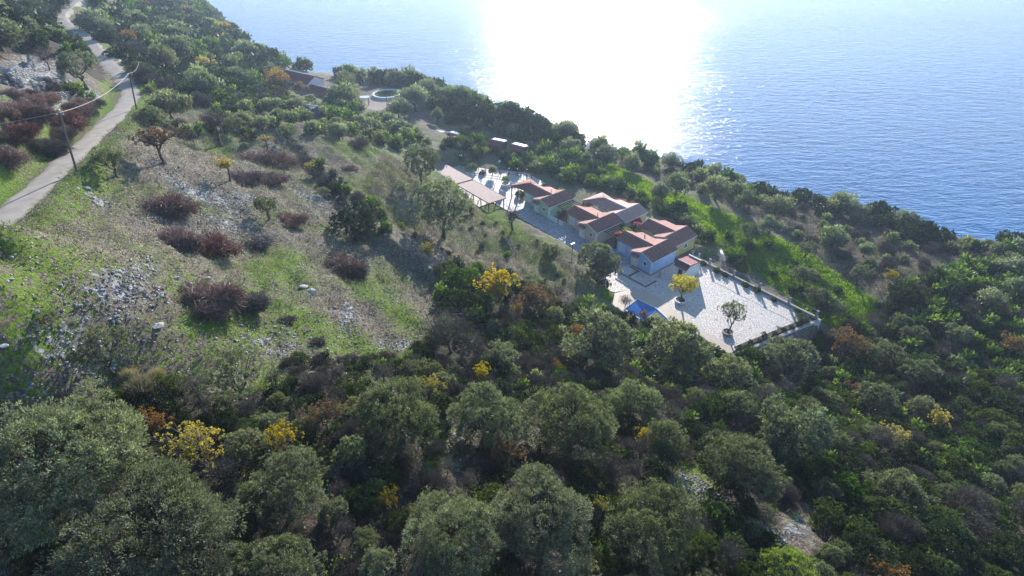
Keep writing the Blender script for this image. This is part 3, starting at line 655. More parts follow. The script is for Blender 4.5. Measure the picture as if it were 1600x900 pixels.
# retaining wall below the near side of the courtyard (built as courses of stone blocks)
c0=np.array(L2(-25.95,11.6)); c1=np.array(L2(-21.9,-8.0)); dv=c1-c0; ln=np.hypot(*dv); ang=math.atan2(dv[1],dv[0])
r=empty('retaining_wall',(c0[0],c0[1],ZP-4.2),ang,'tall pale retaining wall holding up the near corner of the courtyard','wall')
mb=MB().box(.05,ln-.05,-.25,.20,-1.0,3.9); mb.build('wall_core',M['stonewall'],r)
MB().box(-.05,ln+.05,-.16,.30,4.22,4.30).build('coping',M['stonewall'],r)
blk=[]
for k in range(3):
    mbb=MB().box(0,.82,-.10,.10,0,.40); blk.append(mbb.mesh('stone_block',M['shutter'],bev=.03))
rr_=random.Random(4)
for row in range(10):
    x=-(row%2)*.4; 
    while x<ln-.3:
        o=link('stone_block',blk[rr_.randrange(3)],r); sc=rr_.uniform(.75,1.1); o.scale=(sc,rr_.uniform(.8,1.3),1); o.location=(max(x,0),.27,.0+row*.425); x+=.86*sc
# planting strip behind that wall
sheet('planting_bed',[(-25.6,10.9),(-21.7,-5.7),(-21.1,-5.5),(-24.6,10.9)],M['soil'],.13)
# rubble edge below the shelters
r=empty('rubble_wall',W(50,-9.0,0),ROTL,'low rubble wall running under the near eave of the tiled shelters','wall')
rr_=random.Random(8)
for k in range(110):
    o=link('stone',STONE[k%4],r); s=-13+26*(k//2)/55+rr_.uniform(-.1,.1); sz=rr_.uniform(.45,.75); o.scale=(sz,sz*1.1,sz*.9); o.rotation_euler=(0,0,rr_.uniform(0,6)); o.location=(rr_.uniform(-.12,.12),s,.15+(k%2)*.38)
# dry stone terrace walls, upper left hillside
def drywall(px0,px1,hgt,label,n_rows,thick=.5):
    a=gp(*px0);b_=gp(*px1); d=b_-a; ln=np.hypot(d[0],d[1]); ang=math.atan2(d[1],d[0])
    r=empty('dry_stone_wall',tuple(a),ang,label,'wall','dry stone terrace walls'); rr=random.Random(int(px0[0]*7+px0[1]))
    cnt=int(ln/.55)
    for row in range(n_rows):
        for i in range(cnt):
            f=(i+.5*(row%2))/cnt; x=f*ln; q=a+d*f; o=link('stone',STONE[rr.randrange(4)],r); s=rr.uniform(.5,.85)*(hgt/n_rows/.42)
            o.scale=(s*1.15,thick*1.6,s*.85); o.rotation_euler=(rr.uniform(-.15,.15),rr.uniform(-.15,.15),rr.uniform(-.3,.3)); o.location=(x,rr.uniform(-.12,.12),float(zg(q[0],q[1]))-a[2]+(row+.45)*hgt/n_rows)
drywall((24,132),(52,98),1.7,'weathered dry stone wall with a lit end on the upper left terraces',5)
drywall((70,146),(104,120),1.5,'shaded dry stone wall beside the leaning olive, upper left',5)
drywall((0,112),(38,138),.9,'low broken stone wall nearest the left border, upper terraces',3)
drywall((86,158),(150,150),1.1,'pale tumbled stone wall between the leaning olive and the road',4)
drywall((52,133),(72,160),.8,'thin line of terrace stones running downhill between two higher walls',2)
drywall((348,206),(378,210),.9,'short grey stone wall behind the tall bare tree',3)

# ---------------------------------------------------------------- leaf clouds
def unit(n,rg):
    d=rg.normal(size=(n,3)); return d/np.linalg.norm(d,axis=1,keepdims=True)
def leafcloud(rg,C,RC,n,Ll,Lw,upb=.4,rand=.7,shell=.35,flatten=1.0,core=None):
    """n leaves spread over clumps C (k,3) with radii RC; returns V,F,lv"""
    k=len(C); pr=RC**2/np.sum(RC**2); idx=rg.choice(k,n,p=pr)
    d=unit(n,rg); d[:,2]*=flatten; rad=RC[idx]*(1-shell*rg.random(n)**1.0)*(1+rg.normal(size=n)*.08)
    P=C[idx]+d*rad[:,None]
    D=d*.8+np.array([0,0,upb])+unit(n,rg)*rand; D/=np.linalg.norm(D,axis=1,keepdims=True)
    S=np.cross(D,unit(n,rg)); S/=np.linalg.norm(S,axis=1,keepdims=True)+1e-9
    l=(Ll*rg.uniform(.6,1.35,n))[:,None]; w=(Lw*rg.uniform(.7,1.3,n))[:,None]
    V=np.stack([P,P+D*l*.45+S*w*.5,P+D*l,P+D*l*.45-S*w*.5],1).reshape(-1,3)
    F=np.arange(n*4).reshape(-1,4)
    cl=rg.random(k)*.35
    lv=np.clip(.25+.3*rg.random(n)+cl[idx]+.25*d[:,2],0,1)  # leaves on top of a clump lighter: light put into the leaf colour
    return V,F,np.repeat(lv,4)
def crown_clumps(rg,R_,Hh,zc,k,rc,low=-.35,hollow=.72,lob=.25):
    C=[];RC=[]
    ph=rg.uniform(0,6.28,4)
    while len(C)<k:
        d=unit(1,rg)[0]
        if d[2]<low: continue
        az=math.atan2(d[1],d[0]); f=1+lob*(math.sin(2*az+ph[0])*.5+math.sin(3*az+ph[1])*.5+.5*math.sin(5*az+ph[2]))
        r_=rg.uniform(hollow,1.0)
        C.append((d[0]*R_*r_*f,d[1]*R_*r_*f,zc+d[2]*Hh*r_*(1+.2*math.sin(3*az+ph[3])))); RC.append(rc*rg.uniform(.6,1.35))
    return np.array(C),np.array(RC)
def lobed(rg,k,rc,zc,Hh,R_=2.5,nl=6,low=-.3):
    """clumps spread over several overlapping domes, so that the outline is uneven"""
    L=[(0,0,zc+.25,1.5)]; a0=rg.uniform(0,6.28)
    for i in range(nl):
        a=a0+6.28*i/nl+rg.uniform(-.35,.35); q=rg.uniform(.9,1.65); L.append((q*math.cos(a),q*math.sin(a),zc+rg.uniform(-.55,.35),rg.uniform(.85,1.35)))
    C=[];RC=[]
    while len(C)<k:
        l=L[rg.integers(len(L))]; d=unit(1,rg)[0]
        if d[2]<low: continue
        q=rg.uniform(.72,1.02)*l[3]; p=(l[0]+d[0]*q,l[1]+d[1]*q,l[2]+d[2]*q*Hh/2.0)
        if any((p[0]-m_[0])**2+(p[1]-m_[1])**2+((p[2]-m_[2])*2/Hh)**2<(m_[3]*.55)**2 for m_ in L): continue
        C.append(p); RC.append(rc*rg.uniform(.55,1.25))
    return np.array(C)*np.array([R_/2.5,R_/2.5,1]),np.array(RC)
def tufts(rg,C,RC,m_,n,Ll,Lw,rt=.34,upb=.45,rand=.55):
    """leaf tufts on the outer side of every clump: dense little brushes with darker gaps between them"""
    k=len(C); cen=C.mean(0); D0=np.repeat(C-cen,m_,0); D0/=np.linalg.norm(D0,axis=1,keepdims=True)+1e-9
    d=unit(k*m_,rg)+D0*.55+np.array([0,0,.25]); d/=np.linalg.norm(d,axis=1,keepdims=True)
    S=np.repeat(C,m_,0)+d*(np.repeat(RC,m_)*rg.uniform(.7,1.1,k*m_))[:,None]; SR=np.repeat(RC,m_)*rt*rg.uniform(.6,1.3,k*m_)
    idx=rg.integers(0,k*m_,n); e=unit(n,rg)*.8+d[idx]*.7; e/=np.linalg.norm(e,axis=1,keepdims=True)
    P=S[idx]+e*(SR[idx]*rg.random(n)**.5)[:,None]
    D=e*.9+d[idx]*.3+np.array([0,0,upb])+unit(n,rg)*rand; D/=np.linalg.norm(D,axis=1,keepdims=True)
    Q=np.cross(D,unit(n,rg)); Q/=np.linalg.norm(Q,axis=1,keepdims=True)+1e-9
    l=(Ll*rg.uniform(.6,1.35,n))[:,None]; w=(Lw*rg.uniform(.7,1.3,n))[:,None]
    V=np.stack([P,P+D*l*.45+Q*w*.5,P+D*l,P+D*l*.45-Q*w*.5],1).reshape(-1,3)
    tl=rg.random(k*m_)*.45; lv=np.clip(.05+tl[idx]+.3*rg.random(n)+.3*np.sum(e*d[idx],1),0,1)  # outer tips lighter, inner leaves darker: shade put into the leaf colour
    return V,np.arange(n*4).reshape(-1,4),np.repeat(lv,4)
def limbs(rg,C,zt,r0,nl,mat,name='trunk',lean=0.,forks=3,bow=.25,n=6,twr=.3):
    """tapered trunk from the origin, forking into limbs that reach the clumps"""
    mb=MB(); top=np.array([rg.normal()*.15+lean,rg.normal()*.15,zt])
    pts=[np.array([0,0,-.4]),np.array([rg.normal()*.04,rg.normal()*.04,0]),top*.5+np.array([rg.normal()*.10,rg.normal()*.10,0]),top]
    mb.tube(pts,[r0*1.5,r0*1.2,r0*.85,r0*.75],n+2)
    sel=rg.choice(len(C),min(nl,len(C)),replace=False)
    az=np.arctan2(C[sel,1],C[sel,0]); fork={}
    for i,s in enumerate(sel):
        g=int((az[i]+math.pi)/(2*math.pi)*forks)%forks
        if g not in fork:
            a=-math.pi+(g+.5)*2*math.pi/forks; tgt=np.mean([C[q] for j,q in enumerate(sel) if int((az[j]+math.pi)/(2*math.pi)*forks)%forks==g],axis=0)
            e=top+(tgt-top)*.5+np.array([0,0,-.1]); m_=(top+e)/2+rg.normal(size=3)*.15
            mb.tube([top*.98,m_,e],[r0*.62,r0*.5,r0*.4],n); fork[g]=e
        e=fork[g]; m_=(e+C[s])/2+rg.normal(size=3)*bow
        mb.tube([e,m_,C[s]],[r0*.36,r0*.22,r0*.06],4,cap=False)
        if twr:
            for _ in range(2):
                q=C[s]+rg.normal(size=3)*twr; mb.tube([m_*.5+C[s]*.5,q],[r0*.12,r0*.03],3,cap=False)
    return mb.mesh(name,mat,smooth=True)
def make_crown(name,V,F,lv,mat): return meshq(name,V,F,mat,{'lv':lv})
# prototypes: kind -> lod -> list of (trunk mesh, crown mesh) ; nominal crown diameter 6 m
PROTO={}
def olive_proto(seed,n,Ll,Lw,lod,mat=None,k=70,rc=.72,Hh=2.0,zc=2.5,trunk_h=1.2,r0=.22,low=-.55,hollow=.6,lob=.25,nl=16,bark='bark',lobes=0,tf=0):
    rg=np.random.default_rng(seed)
    if lobes: C,RC=lobed(rg,k,rc,zc,Hh,2.45,lobes,low)
    else: C,RC=crown_clumps(rg,2.5,Hh,zc,k,rc,low,hollow,lob)
    C[:,2]=np.maximum(C[:,2],.35)
    V,F,lv=tufts(rg,C,RC,tf,n,Ll,Lw) if tf else leafcloud(rg,C,RC,n,Ll,Lw)
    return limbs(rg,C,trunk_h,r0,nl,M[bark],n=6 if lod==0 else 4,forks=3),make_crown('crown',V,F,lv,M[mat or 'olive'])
LE=[.15,.26,.45]; LW_=[.05,.10,.2]
PROTO['olivebig']={0:[olive_proto(90+i,52000,.105,.040,0,k=150,rc=.55,zc=2.3+.2*i,lobes=8,tf=14,nl=24) for i in range(3)]}
PROTO['olive']={0:[olive_proto(100+i,27000,.15,.05,0,k=95,rc=.6,zc=2.3+.15*i,lobes=5+i%3,tf=12,nl=24) for i in range(5)],
                1:[olive_proto(120+i,9000,.26,.10,1,k=60,rc=.65,zc=2.4,lobes=5,tf=8) for i in range(5)],
                2:[olive_proto(130+i,2600,.5,.24,2,k=34,rc=.9,zc=2.5,nl=6) for i in range(4)]}
PROTO['openolive']={0:[olive_proto(150+i,8000,.16,.05,0,k=38,rc=.5,Hh=1.2,zc=3.4,trunk_h=1.3,r0=.17,low=-.2,hollow=.5,nl=34,tf=7) for i in range(2)],
                1:[olive_proto(160+i,5200,.28,.10,1,k=36,rc=.66,Hh=1.35,zc=3.3,trunk_h=1.4,r0=.24,low=-.3,hollow=.5,nl=20,tf=6) for i in range(4)],
                2:[olive_proto(170+i,2000,.5,.22,2,k=24,rc=.85,Hh=1.4,zc=3.2,trunk_h=1.3,r0=.25,low=-.3,hollow=.4,nl=8) for i in range(3)]}
PROTO['round']={l:[olive_proto(180+i+l*10,[22000,9000,3000][l],[.17,.27,.5][l],[.06,.11,.24][l],l,k=60,rc=.75,Hh=2.3,zc=4.2,trunk_h=2.2,r0=.24,low=-.8,hollow=.55,lob=.15,nl=10,tf=[10,8,0][l]) for i in range(2)] for l in (0,1,2)}
PROTO['yellow']={l:[olive_proto(200+i+l*10,[3800,2600,1200][l],[.15,.23,.36][l],[.12,.18,.28][l],l,mat='yellow',k=60,rc=.42,Hh=2.0,zc=3.0,trunk_h=.8,r0=.13,low=-.4,hollow=.2,lob=.5,nl=60,bark='greybark',tf=[5,5,0][l]) for i in range(3)] for l in (0,1,2)}
PROTO['golden']={0:[olive_proto(228,9500,.16,.12,0,mat='golden',k=75,rc=.55,Hh=2.1,zc=3.7,trunk_h=1.7,r0=.2,low=-.5,hollow=.3,lob=.2,nl=50,bark='bark',tf=5)]}
PROTO['orange']={l:[olive_proto(230+i+l*10,[4600,3000,1200][l],[.15,.23,.36][l],[.11,.17,.26][l],l,mat='orange',k=60,rc=.5,Hh=1.9,zc=2.8,trunk_h=.8,r0=.13,low=-.4,hollow=.2,lob=.45,nl=60,bark='greybark',tf=[5,5,0][l]) for i in range(3)] for l in (0,1,2)}
PROTO['bare']={l:[olive_proto(260+i+l*10,[3600,2300,900][l],[.5,.6,.8][l],[.018,.03,.06][l],l,mat='twig',k=46,rc=.7,Hh=2.2,zc=3.1,trunk_h=1.4,r0=.17,low=-.3,hollow=.3,lob=.3,nl=44,bark='bark') for i in range(3)] for l in (0,1,2)}
PROTO['umber']={l:[olive_proto(460+i+l*10,[3600,2600,1100][l],[.2,.28,.4][l],[.1,.14,.22][l],l,mat='umber',k=50,rc=.55,Hh=1.3,zc=4.0,trunk_h=2.2,r0=.26,low=-.3,hollow=.25,lob=.4,nl=50,tf=[5,4,0][l]) for i in range(2)] for l in (0,1,2)}
PROTO['tallbare']={l:[olive_proto(480+i+l*10,[2600,1900,800][l],[.5,.6,.8][l],[.018,.03,.05][l],l,mat='twig',k=50,rc=.6,Hh=1.8,zc=4.4,trunk_h=2.3,r0=.30,low=-.3,hollow=.25,lob=.3,nl=50) for i in range(2)] for l in (0,1,2)}
PROTO['goldopen']={l:[olive_proto(490+i+l*3,[2200,1500,800][l],[.2,.28,.4][l],[.15,.2,.3][l],l,mat='yellow',k=34,rc=.5,Hh=1.5,zc=4.6,trunk_h=3.0,r0=.30,low=-.3,hollow=.2,lob=.5,nl=34,tf=4) for i in range(2)] for l in (0,1,2)}
PROTO['dark']={l:[olive_proto(290+i+l*10,[20000,8500,2800][l],[.13,.22,.42][l],[.065,.12,.24][l],l,mat='dark',k=80,rc=.6,Hh=2.0,zc=1.4,trunk_h=.6,r0=.15,low=-.5,nl=6,lobes=[7,6,5][l],tf=[9,7,4][l]) for i in range(3)] for l in (0,1,2)}
PROTO['maquis']={l:[olive_proto(320+i+l*10,[20000,8500,2600][l],[.13,.22,.42][l],[.07,.125,.25][l],l,mat='maquis',k=75,rc=.62,Hh=1.7,zc=1.3,trunk_h=.5,r0=.12,low=-.5,nl=6,lobes=[8,6,5][l],tf=[9,7,4][l]) for i in range(4)] for l in (0,1,2)}
PROTO['lime']={l:[olive_proto(350+i+l*10,[18000,7000,2200][l],[.14,.24,.45][l],[.07,.13,.26][l],l,mat='lime',k=60,rc=.65,Hh=2.0,zc=2.0,trunk_h=.8,r0=.12,low=-.6,nl=6,lobes=6,tf=[8,6,4][l]) for i in range(2)] for l in (0,1,2)}
# palm
def palm_proto(seed):
    rg=np.random.default_rng(seed); tr=MB().tube([(0,0,-.3),(.05,0,1.4),(0,.05,3.0)],[.36,.27,.24],8).mesh('trunk',M['bark'],smooth=True)
    Vs=[];n=0
    for k in range(38):
        az=rg.uniform(0,6.28); el=rg.uniform(-.5,1.3); ln=rg.uniform(1.5,2.2); prev=np.array([0,0,3.1])
        dirh=np.array([math.cos(az),math.sin(az),0]); sd=np.array([-math.sin(az),math.cos(az),0])
        for j in range(8):
            e=el-j*.16; nx_=prev+(dirh*math.cos(e)+np.array([0,0,math.sin(e)]))*ln/8
            for sg in (-1,1):
                tip=nx_+sd*sg*.42*(1-j/10)+np.array([0,0,-.12]); w=np.array([0,0,.06])
                Vs+= [prev,nx_,tip,prev*.5+tip*.5+w]; n+=1
            prev=nx_
    V=np.array(Vs); return tr,make_crown('crown',V,np.arange(len(V)).reshape(-1,4),np.repeat(rg.random(len(V)//4),4),M['maquis'])
PROTO['palm']={l:[palm_proto(5),palm_proto(6)] for l in (0,1,2)}
NAMES={'olive':('olive_tree','tree'),'openolive':('olive_tree','tree'),'round':('olive_tree','tree'),'yellow':('deciduous_tree','tree'),'orange':('deciduous_tree','tree'),'golden':('deciduous_tree','tree'),'umber':('deciduous_tree','tree'),'goldopen':('deciduous_tree','tree'),'tallbare':('bare_tree','tree'),'bare':('bare_tree','tree'),
 'dark':('evergreen_shrub','shrub'),'maquis':('evergreen_shrub','shrub'),'lime':('garden_shrub','shrub'),'palm':('palm_tree','palm')}
CMID={'golden':3.7,'umber':3.9,'goldopen':4.4,'tallbare':4.2,'olive':2.2,'openolive':3.2,'round':4.2,'yellow':2.8,'orange':2.6,'bare':2.8,'dark':1.6,'maquis':1.5,'lime':2.0,'palm':2.9}
placed=[]
def put_tree(kind,x,y,z,diam,label,group=None,lod=None,rz=None,zs=1.0,name=None,cat=None):
    dist=math.sqrt(x*x+y*y+(z-CAMH)**2)
    if lod is None: lod=0 if dist<62 else (1 if dist<135 else 2)
    pr=PROTO['olivebig'][0] if (kind=='olive' and diam*FPX/dist>150) else PROTO[kind][lod]; tr,cr=pr[random.randrange(len(pr))]; nm,ct=NAMES[kind]
    e=empty(name or nm,(x,y,z),random.uniform(0,6.28) if rz is None else rz,label,cat or ct,group)
    sc=diam/(4.6 if kind=='palm' else 6.0); e.scale=(sc,sc*random.uniform(.93,1.07),sc*zs)
    link('trunk',tr,e); link('crown',cr,e); placed.append((x,y,diam/2)); return e
def tree(kind,u,v,dpx,label,group=None,zs=1.0,lod=None):
    """crown centred at the sight line (u,v) and dpx wide: find where it stands on the ground"""
    p=gp(u,v)
    dm=3.
    for _ in range(6):
        dist=proj(*p)[2]; dm=dpx*dist/FPX; p=gp(u,v,CMID[kind]*dm/6*zs)
    return put_tree(kind,p[0],p[1],p[2],dm,label,group,lod,zs=zs)
# ---------------------------------------------------------------- trees one by one: kind, u, v, crown width in the photo, label
T=[
('olive',105,735,262,'huge dark olive tree filling the lower left corner'),
('olive',245,862,270,'wide light green olive crown cut by the bottom edge beside the huge dark one'),
('olive',450,768,120,'narrow olive tree between the yellow-leaved tree and the greyish thicket, lower left'),
('olive',622,655,138,'greyish olive tree just above the orange and yellow sapling, lower centre'),
('olive',758,655,118,'olive tree left of the largest mid row crown, pale rubble strip on its left'),
('olive',890,662,150,'largest olive in the middle row under the courtyard thicket'),
('olive',988,628,88,'smaller olive tucked against the right side of the largest middle row crown'),
('olive',705,842,168,'broad olive tree at the bottom, leftmost of the three side by side'),
('olive',846,818,172,'broad olive tree at the bottom, middle one of the three side by side'),
('olive',1012,822,146,'broad olive tree at the bottom, rightmost of the three, yellow sapling at its left'),
('olive',1160,738,128,'rounded grey green olive beside the bare stony gully, lower right'),
('olive',1243,678,112,'rounded olive tree upslope of the one at the stony gully'),
('olive',940,537,118,'olive tree standing left of the pool, in front of the shaded courtyard end'),
('olive',1056,548,118,'olive tree hiding the lower end of the pool terrace'),
('olive',1040,692,78,'small olive at the head of the stony gully'),
('olive',1140,585,80,'olive tree at the foot of the courtyard bed with the clipped balls'),
('olive',1238,562,92,'olive tree in front of the tall retaining wall'),
('openolive',362,585,112,'loose crowned olive with dark limbs at the bottom edge of the stone field'),
('openolive',163,548,96,'small thin olive with spreading dark limbs standing on rubble, left'),
('openolive',75,500,44,'tiny thin olive sapling on the green bank at the left'),
('olive',442,892,126,'pale olive crown cut by the bottom edge beside the wide light green one'),
('lime',1232,897,112,'bright green shrub cut by the bottom edge, right of centre'),
('olive',1400,772,92,'silvery olive among dark scrub, lower right'),
('olive',1440,585,66,'silvery olive crown in the scrub right of the retaining wall'),
('olive',1385,560,64,'grey olive at the lower end of the bright green strip'),
('olive',1372,628,74,'grey green olive below the orange-leaved tree, right'),
('olive',1300,482,46,'olive tree just beyond the far courtyard corner'),
('olive',782,560,62,'young silvery olive in the dark thicket below the big golden tree'),
('bare',702,520,86,'leafless grey willow-like tree at the lower right edge of the stone field'),
('bare',742,545,60,'second leafless grey tree behind the young silvery olive'),
('yellow',308,700,108,'yellow-leaved tree between the huge olive and the narrow olive, lower left'),
('yellow',440,684,70,'sparse yellow sapling right of the larger yellow tree'),
('orange',505,648,70,'orange-brown sapling at the top of the lower thicket'),
('orange',592,700,62,'orange and yellow sapling below the greyish olive'),
('yellow',608,778,46,'thin yellow branches left of the three bottom olives'),
('yellow',672,602,46,'small yellow bush above the middle row of olives'),
('yellow',935,792,46,'yellow sapling squeezed between two of the three bottom olives'),
('yellow',780,450,84,'golden tree in the central thicket, largest of all the yellow ones'),
('orange',836,468,64,'orange-brown tree touching the right side of the golden tree'),
('yellow',668,391,34,'small bright yellow bush at the foot of the double trunked olive'),
('orange',1325,538,62,'yellow-brown tree below the end of the bright green strip'),
('yellow',1402,688,56,'pale yellow green tree in the lower right scrub'),
('goldopen',352,258,36,'short crooked tree with yellow leaves between the brush heaps'),
('goldopen',486,262,24,'small orange-leaved sapling with a bent trunk on the open slope'),
('goldopen',414,218,22,'small yellow-topped sapling behind the brush heaps'),
('dark',560,343,88,'broad very dark juniper mound in the middle of the open slope'),
('round',690,320,82,'tall olive with a split trunk and rounded crown above the small yellow bush'),
('round',657,252,56,'dense round olive beside the far end of the tiled shelters'),
('olive',933,410,78,'dark broad olive in front of the cottages at the shaded path'),
('olive',861,396,40,'low dark olive bush left of the broad one before the cottages'),
('openolive',700,290,26,'thin small olive against the tiled shelter roof'),
('tallbare',801,338,36,'small bare tree beside the corner of the nearer shelter'),
('openolive',415,322,42,'small grey olive beside the short rusty brush heap'),
('tallbare',332,190,56,'tall almond tree with bare grey crown on the upper terrace'),
('umber',243,218,60,'brown-leaved tree with a leaning dark trunk below the road'),
('olive',236,185,52,'olive tree next to the road at the second utility pole'),
('openolive',171,250,52,'small olive growing on the bank right of the nearest utility pole'),
('openolive',121,104,62,'leaning olive on the upper left terraces'),
('bare',70,92,36,'thin bare tree above the dry stone walls, upper left'),
('openolive',448,208,34,'small open olive above the rusty brush heap'),
('orange',200,60,34,'russet tree beside the road at the top left'),
('orange',190,80,24,'yellow-brown bush at the dirt turning'),
('openolive',160,42,36,'bushy olive at the bend of the road, top left'),
('openolive',648,150,46,'round olive right of the round flower bed'),
('olive',668,146,38,'olive tree behind the one right of the round flower bed'),
('olive',535,152,46,'large olive in front of the far white house'),
('olive',622,172,38,'dark olive covering the near edge of the gravel square'),
('palm',565,118,24,'palm tree beside the gravel square, nearest of the three to the house'),
('palm',561,122,22,'short palm tree behind the gravel square'),
('palm',582,118,25,'palm tree beside the gravel square, rightmost of the three'),
('round',683,178,20,'small clipped round tree right of the gravel square'),
('dark',706,186,28,'dark clipped tree with a reddish underside near the low sheds'),
('yellow',636,175,16,'small yellow-green bush on the edge of the gravel square'),
('yellow',432,118,30,'yellowing tree on the slope left of the far house'),
('orange',468,138,26,'orange bush under the roof of the far house'),
('dark',790,182,66,'big rounded evergreen on the headland'),
('dark',828,190,54,'evergreen at the right end of the headland clump, water glinting through'),
('dark',745,172,60,'dark evergreen at the left end of the headland clump'),
('dark',710,166,44,'low evergreen on the shore left of the headland clump'),
('dark',904,218,36,'evergreen on the shore right of the headland'),
('olive',893,232,34,'grey olive below the shore evergreens'),
('olive',950,243,36,'olive tree at the shore edge above the green strip'),
('olive',988,257,34,'grey olive standing in the green strip east of the cottages'),
('openolive',1058,285,46,'olive in the brown field nearest to the cottage roofs'),
('olive',1030,302,32,'small olive at the top of the bright green strip'),
('openolive',1122,290,46,'open olive in the middle of the brown field'),
('olive',1150,300,34,'rounded olive beside the open one in the brown field'),
('openolive',1172,312,40,'open olive with visible stem, brown field right part'),
('olive',1215,322,40,'bushy olive in the brown field at its upper edge'),
('openolive',1205,350,36,'olive tree with shade beneath at the centre of the brown field'),
('olive',1303,374,42,'rounded grey olive at the right end of the brown field'),
('openolive',1262,390,32,'small olive below the rounded grey one'),
('openolive',1345,428,40,'lone open olive near the bright green strip, right'),
('olive',1172,363,36,'olive at the upper side of the bright green strip'),
('olive',1258,432,40,'olive growing inside the bright green strip'),
('olive',1282,470,50,'broad olive at the seaward side of the courtyard corner'),
('dark',1378,332,56,'dark evergreen clump on the shore edge'),
('dark',1435,362,62,'largest dark evergreen on the right shore edge'),
('olive',1320,322,44,'olive next to the dark evergreen on the shore edge'),
('olive',1578,420,48,'dense round olive close to the right border'),
('olive',1592,452,40,'second round olive close to the right border'),
('dark',1415,460,60,'dark evergreen mass above the lower right scrub'),
('yellow',1392,432,26,'yellow-green bush on the dry bank'),
('orange',1560,485,34,'orange-leaved bush near the right border'),
('orange',1585,540,44,'rust coloured bush close to the right border'),
('orange',985,322,22,'reddish shrub growing against the back cottages'),
('lime',1085,378,18,'bright green garden shrub behind the yellow cottage'),
('lime',1058,338,22,'pale green garden shrub between yellow cottage and slope'),
('lime',876,300,18,'light green shrub behind the mint cottage'),
('lime',1140,395,26,'light green garden shrub above the parapet'),
('dark',1155,408,34,'dark garden bush behind the parapet'),
('lime',1163,420,22,'second light green garden shrub above the parapet'),
('lime',737,262,20,'clipped light green bush at the square, largest of the row'),
('dark',754,270,12,'low dark clipped bush between two round ones at the square'),
('round',769,266,15,'clipped ball shaped bush in the row at the square'),
('dark',813,303,18,'dark bush beside the porch of the mint cottage'),
('maquis',715,440,64,'green bushy shrub at the left of the golden tree'),
('maquis',755,470,50,'dark green shrub under the golden tree'),
('dark',720,470,56,'dark shrub in the shade beneath the terrace edge'),
('maquis',700,420,40,'evergreen shrub along the terrace edge above the golden tree'),
('olive',880,335,18,'small plant pot shrub beside the tan cottage'),
('bare',443,262,22,'spindly bare sapling in front of the long russet heap'),
('bare',470,248,18,'thin bare sapling left of the orange-leaved one'),
('bare',300,215,26,'low bare sapling between the brown-leaved and the almond tree'),
('openolive',365,195,34,'small olive right of the tall almond tree'),
('openolive',505,300,22,'tiny thin olive above the juniper mound'),
('bare',1255,500,20,'dry bush below the far courtyard corner'),
]
for k,u,v,d,l in T: tree(k,u,v,d,l)

# ---------------------------------------------------------------- shrubs and trees spread through woods and scrub
class Grid:
    def __init__(s,c): s.c=c; s.g={}
    def add(s,x,y,r): s.g.setdefault((int(x//s.c),int(y//s.c)),[]).append((x,y,r))
    def ok(s,x,y,r,f):
        i,j=int(x//s.c),int(y//s.c)
        for a in (-1,0,1):
            for b2 in (-1,0,1):
                for (px,py,pr) in s.g.get((i+a,j+b2),()):
                    if (px-x)**2+(py-y)**2<((pr+r)*f)**2: return False
        return True
G=Grid(9.0)
for x,y,r_ in placed: G.add(x,y,min(r_*.72,4))
RNG=random.Random(11)
def road_ok(x,y,m_=3.0):
    return float(nearest_z(np.array([x]),np.array([y]),rp)[0][0])>m_
FLATP=[(-27,-13,1,12),(1,-5.2,64,14.5),(36,-9.5,64,-5)]
def pad_ok(x,y):
    s=(x-OO[0])*AV[0]+(y-OO[1])*AV[1]; t=(x-OO[0])*BV[0]+(y-OO[1])*BV[1]
    if -26.5<s<1 and -6.5<t<11.8: return False
    if -13<s<1 and -12.5<t<0: return False
    if 0<=s<27 and -5<t<16.2: return False
    if 27<=s<36 and -5<t<9: return False
    if 36<=s<64 and -9.8<t<11.5: return False
    return True
RPX=[(u,v) for u,v in ROADPX]
def sight_ok(x,y,d,kd_tall=True):
    z=float(zg(x,y)); u,v,dep=proj(x,y,z+d*.4); rpx=d*FPX/dep/2
    for a,b_,c,e in ((1085,755,36,26),(1245,845,30,48),(722,680,18,42),(835,672,16,16),(600,612,34,14),(1200,790,16,30)):
        if ((u-a)/(c+rpx*.6))**2+((v-b_)/(e+rpx*.6))**2<1: return False
    for a,b_,c,e,w in ((448,106,520,146,.55),(568,138,655,170,.6),(666,200,716,211,.5),(768,216,820,231,.5)):
        if a-rpx*w<u<c+rpx*w and b_-rpx*.5<v<e+rpx*1.0 : return False
    for (u0,v0),(u1,v1) in zip(RPX[:-1],RPX[1:]):
        dx,dy=u1-u0,v1-v0; t=min(1,max(0,((u-u0)*dx+(v-v0)*dy)/(dx*dx+dy*dy)))
        if math.hypot(u-u0-t*dx,v-v0-t*dy)<rpx*.85+3 and v>v0+t*dy-rpx*.3: return False
    return True
def strip_ok(x,y):
    return not any(bool(inpoly(np.array([x+a]),np.array([y+b_]),GREENP)[0]) for a,b_ in ((0,0),(0,-6),(1.5,-3),(-1.5,-3)))
cand=[]  # name kind x y z diam px
PC=up(605,150,48)
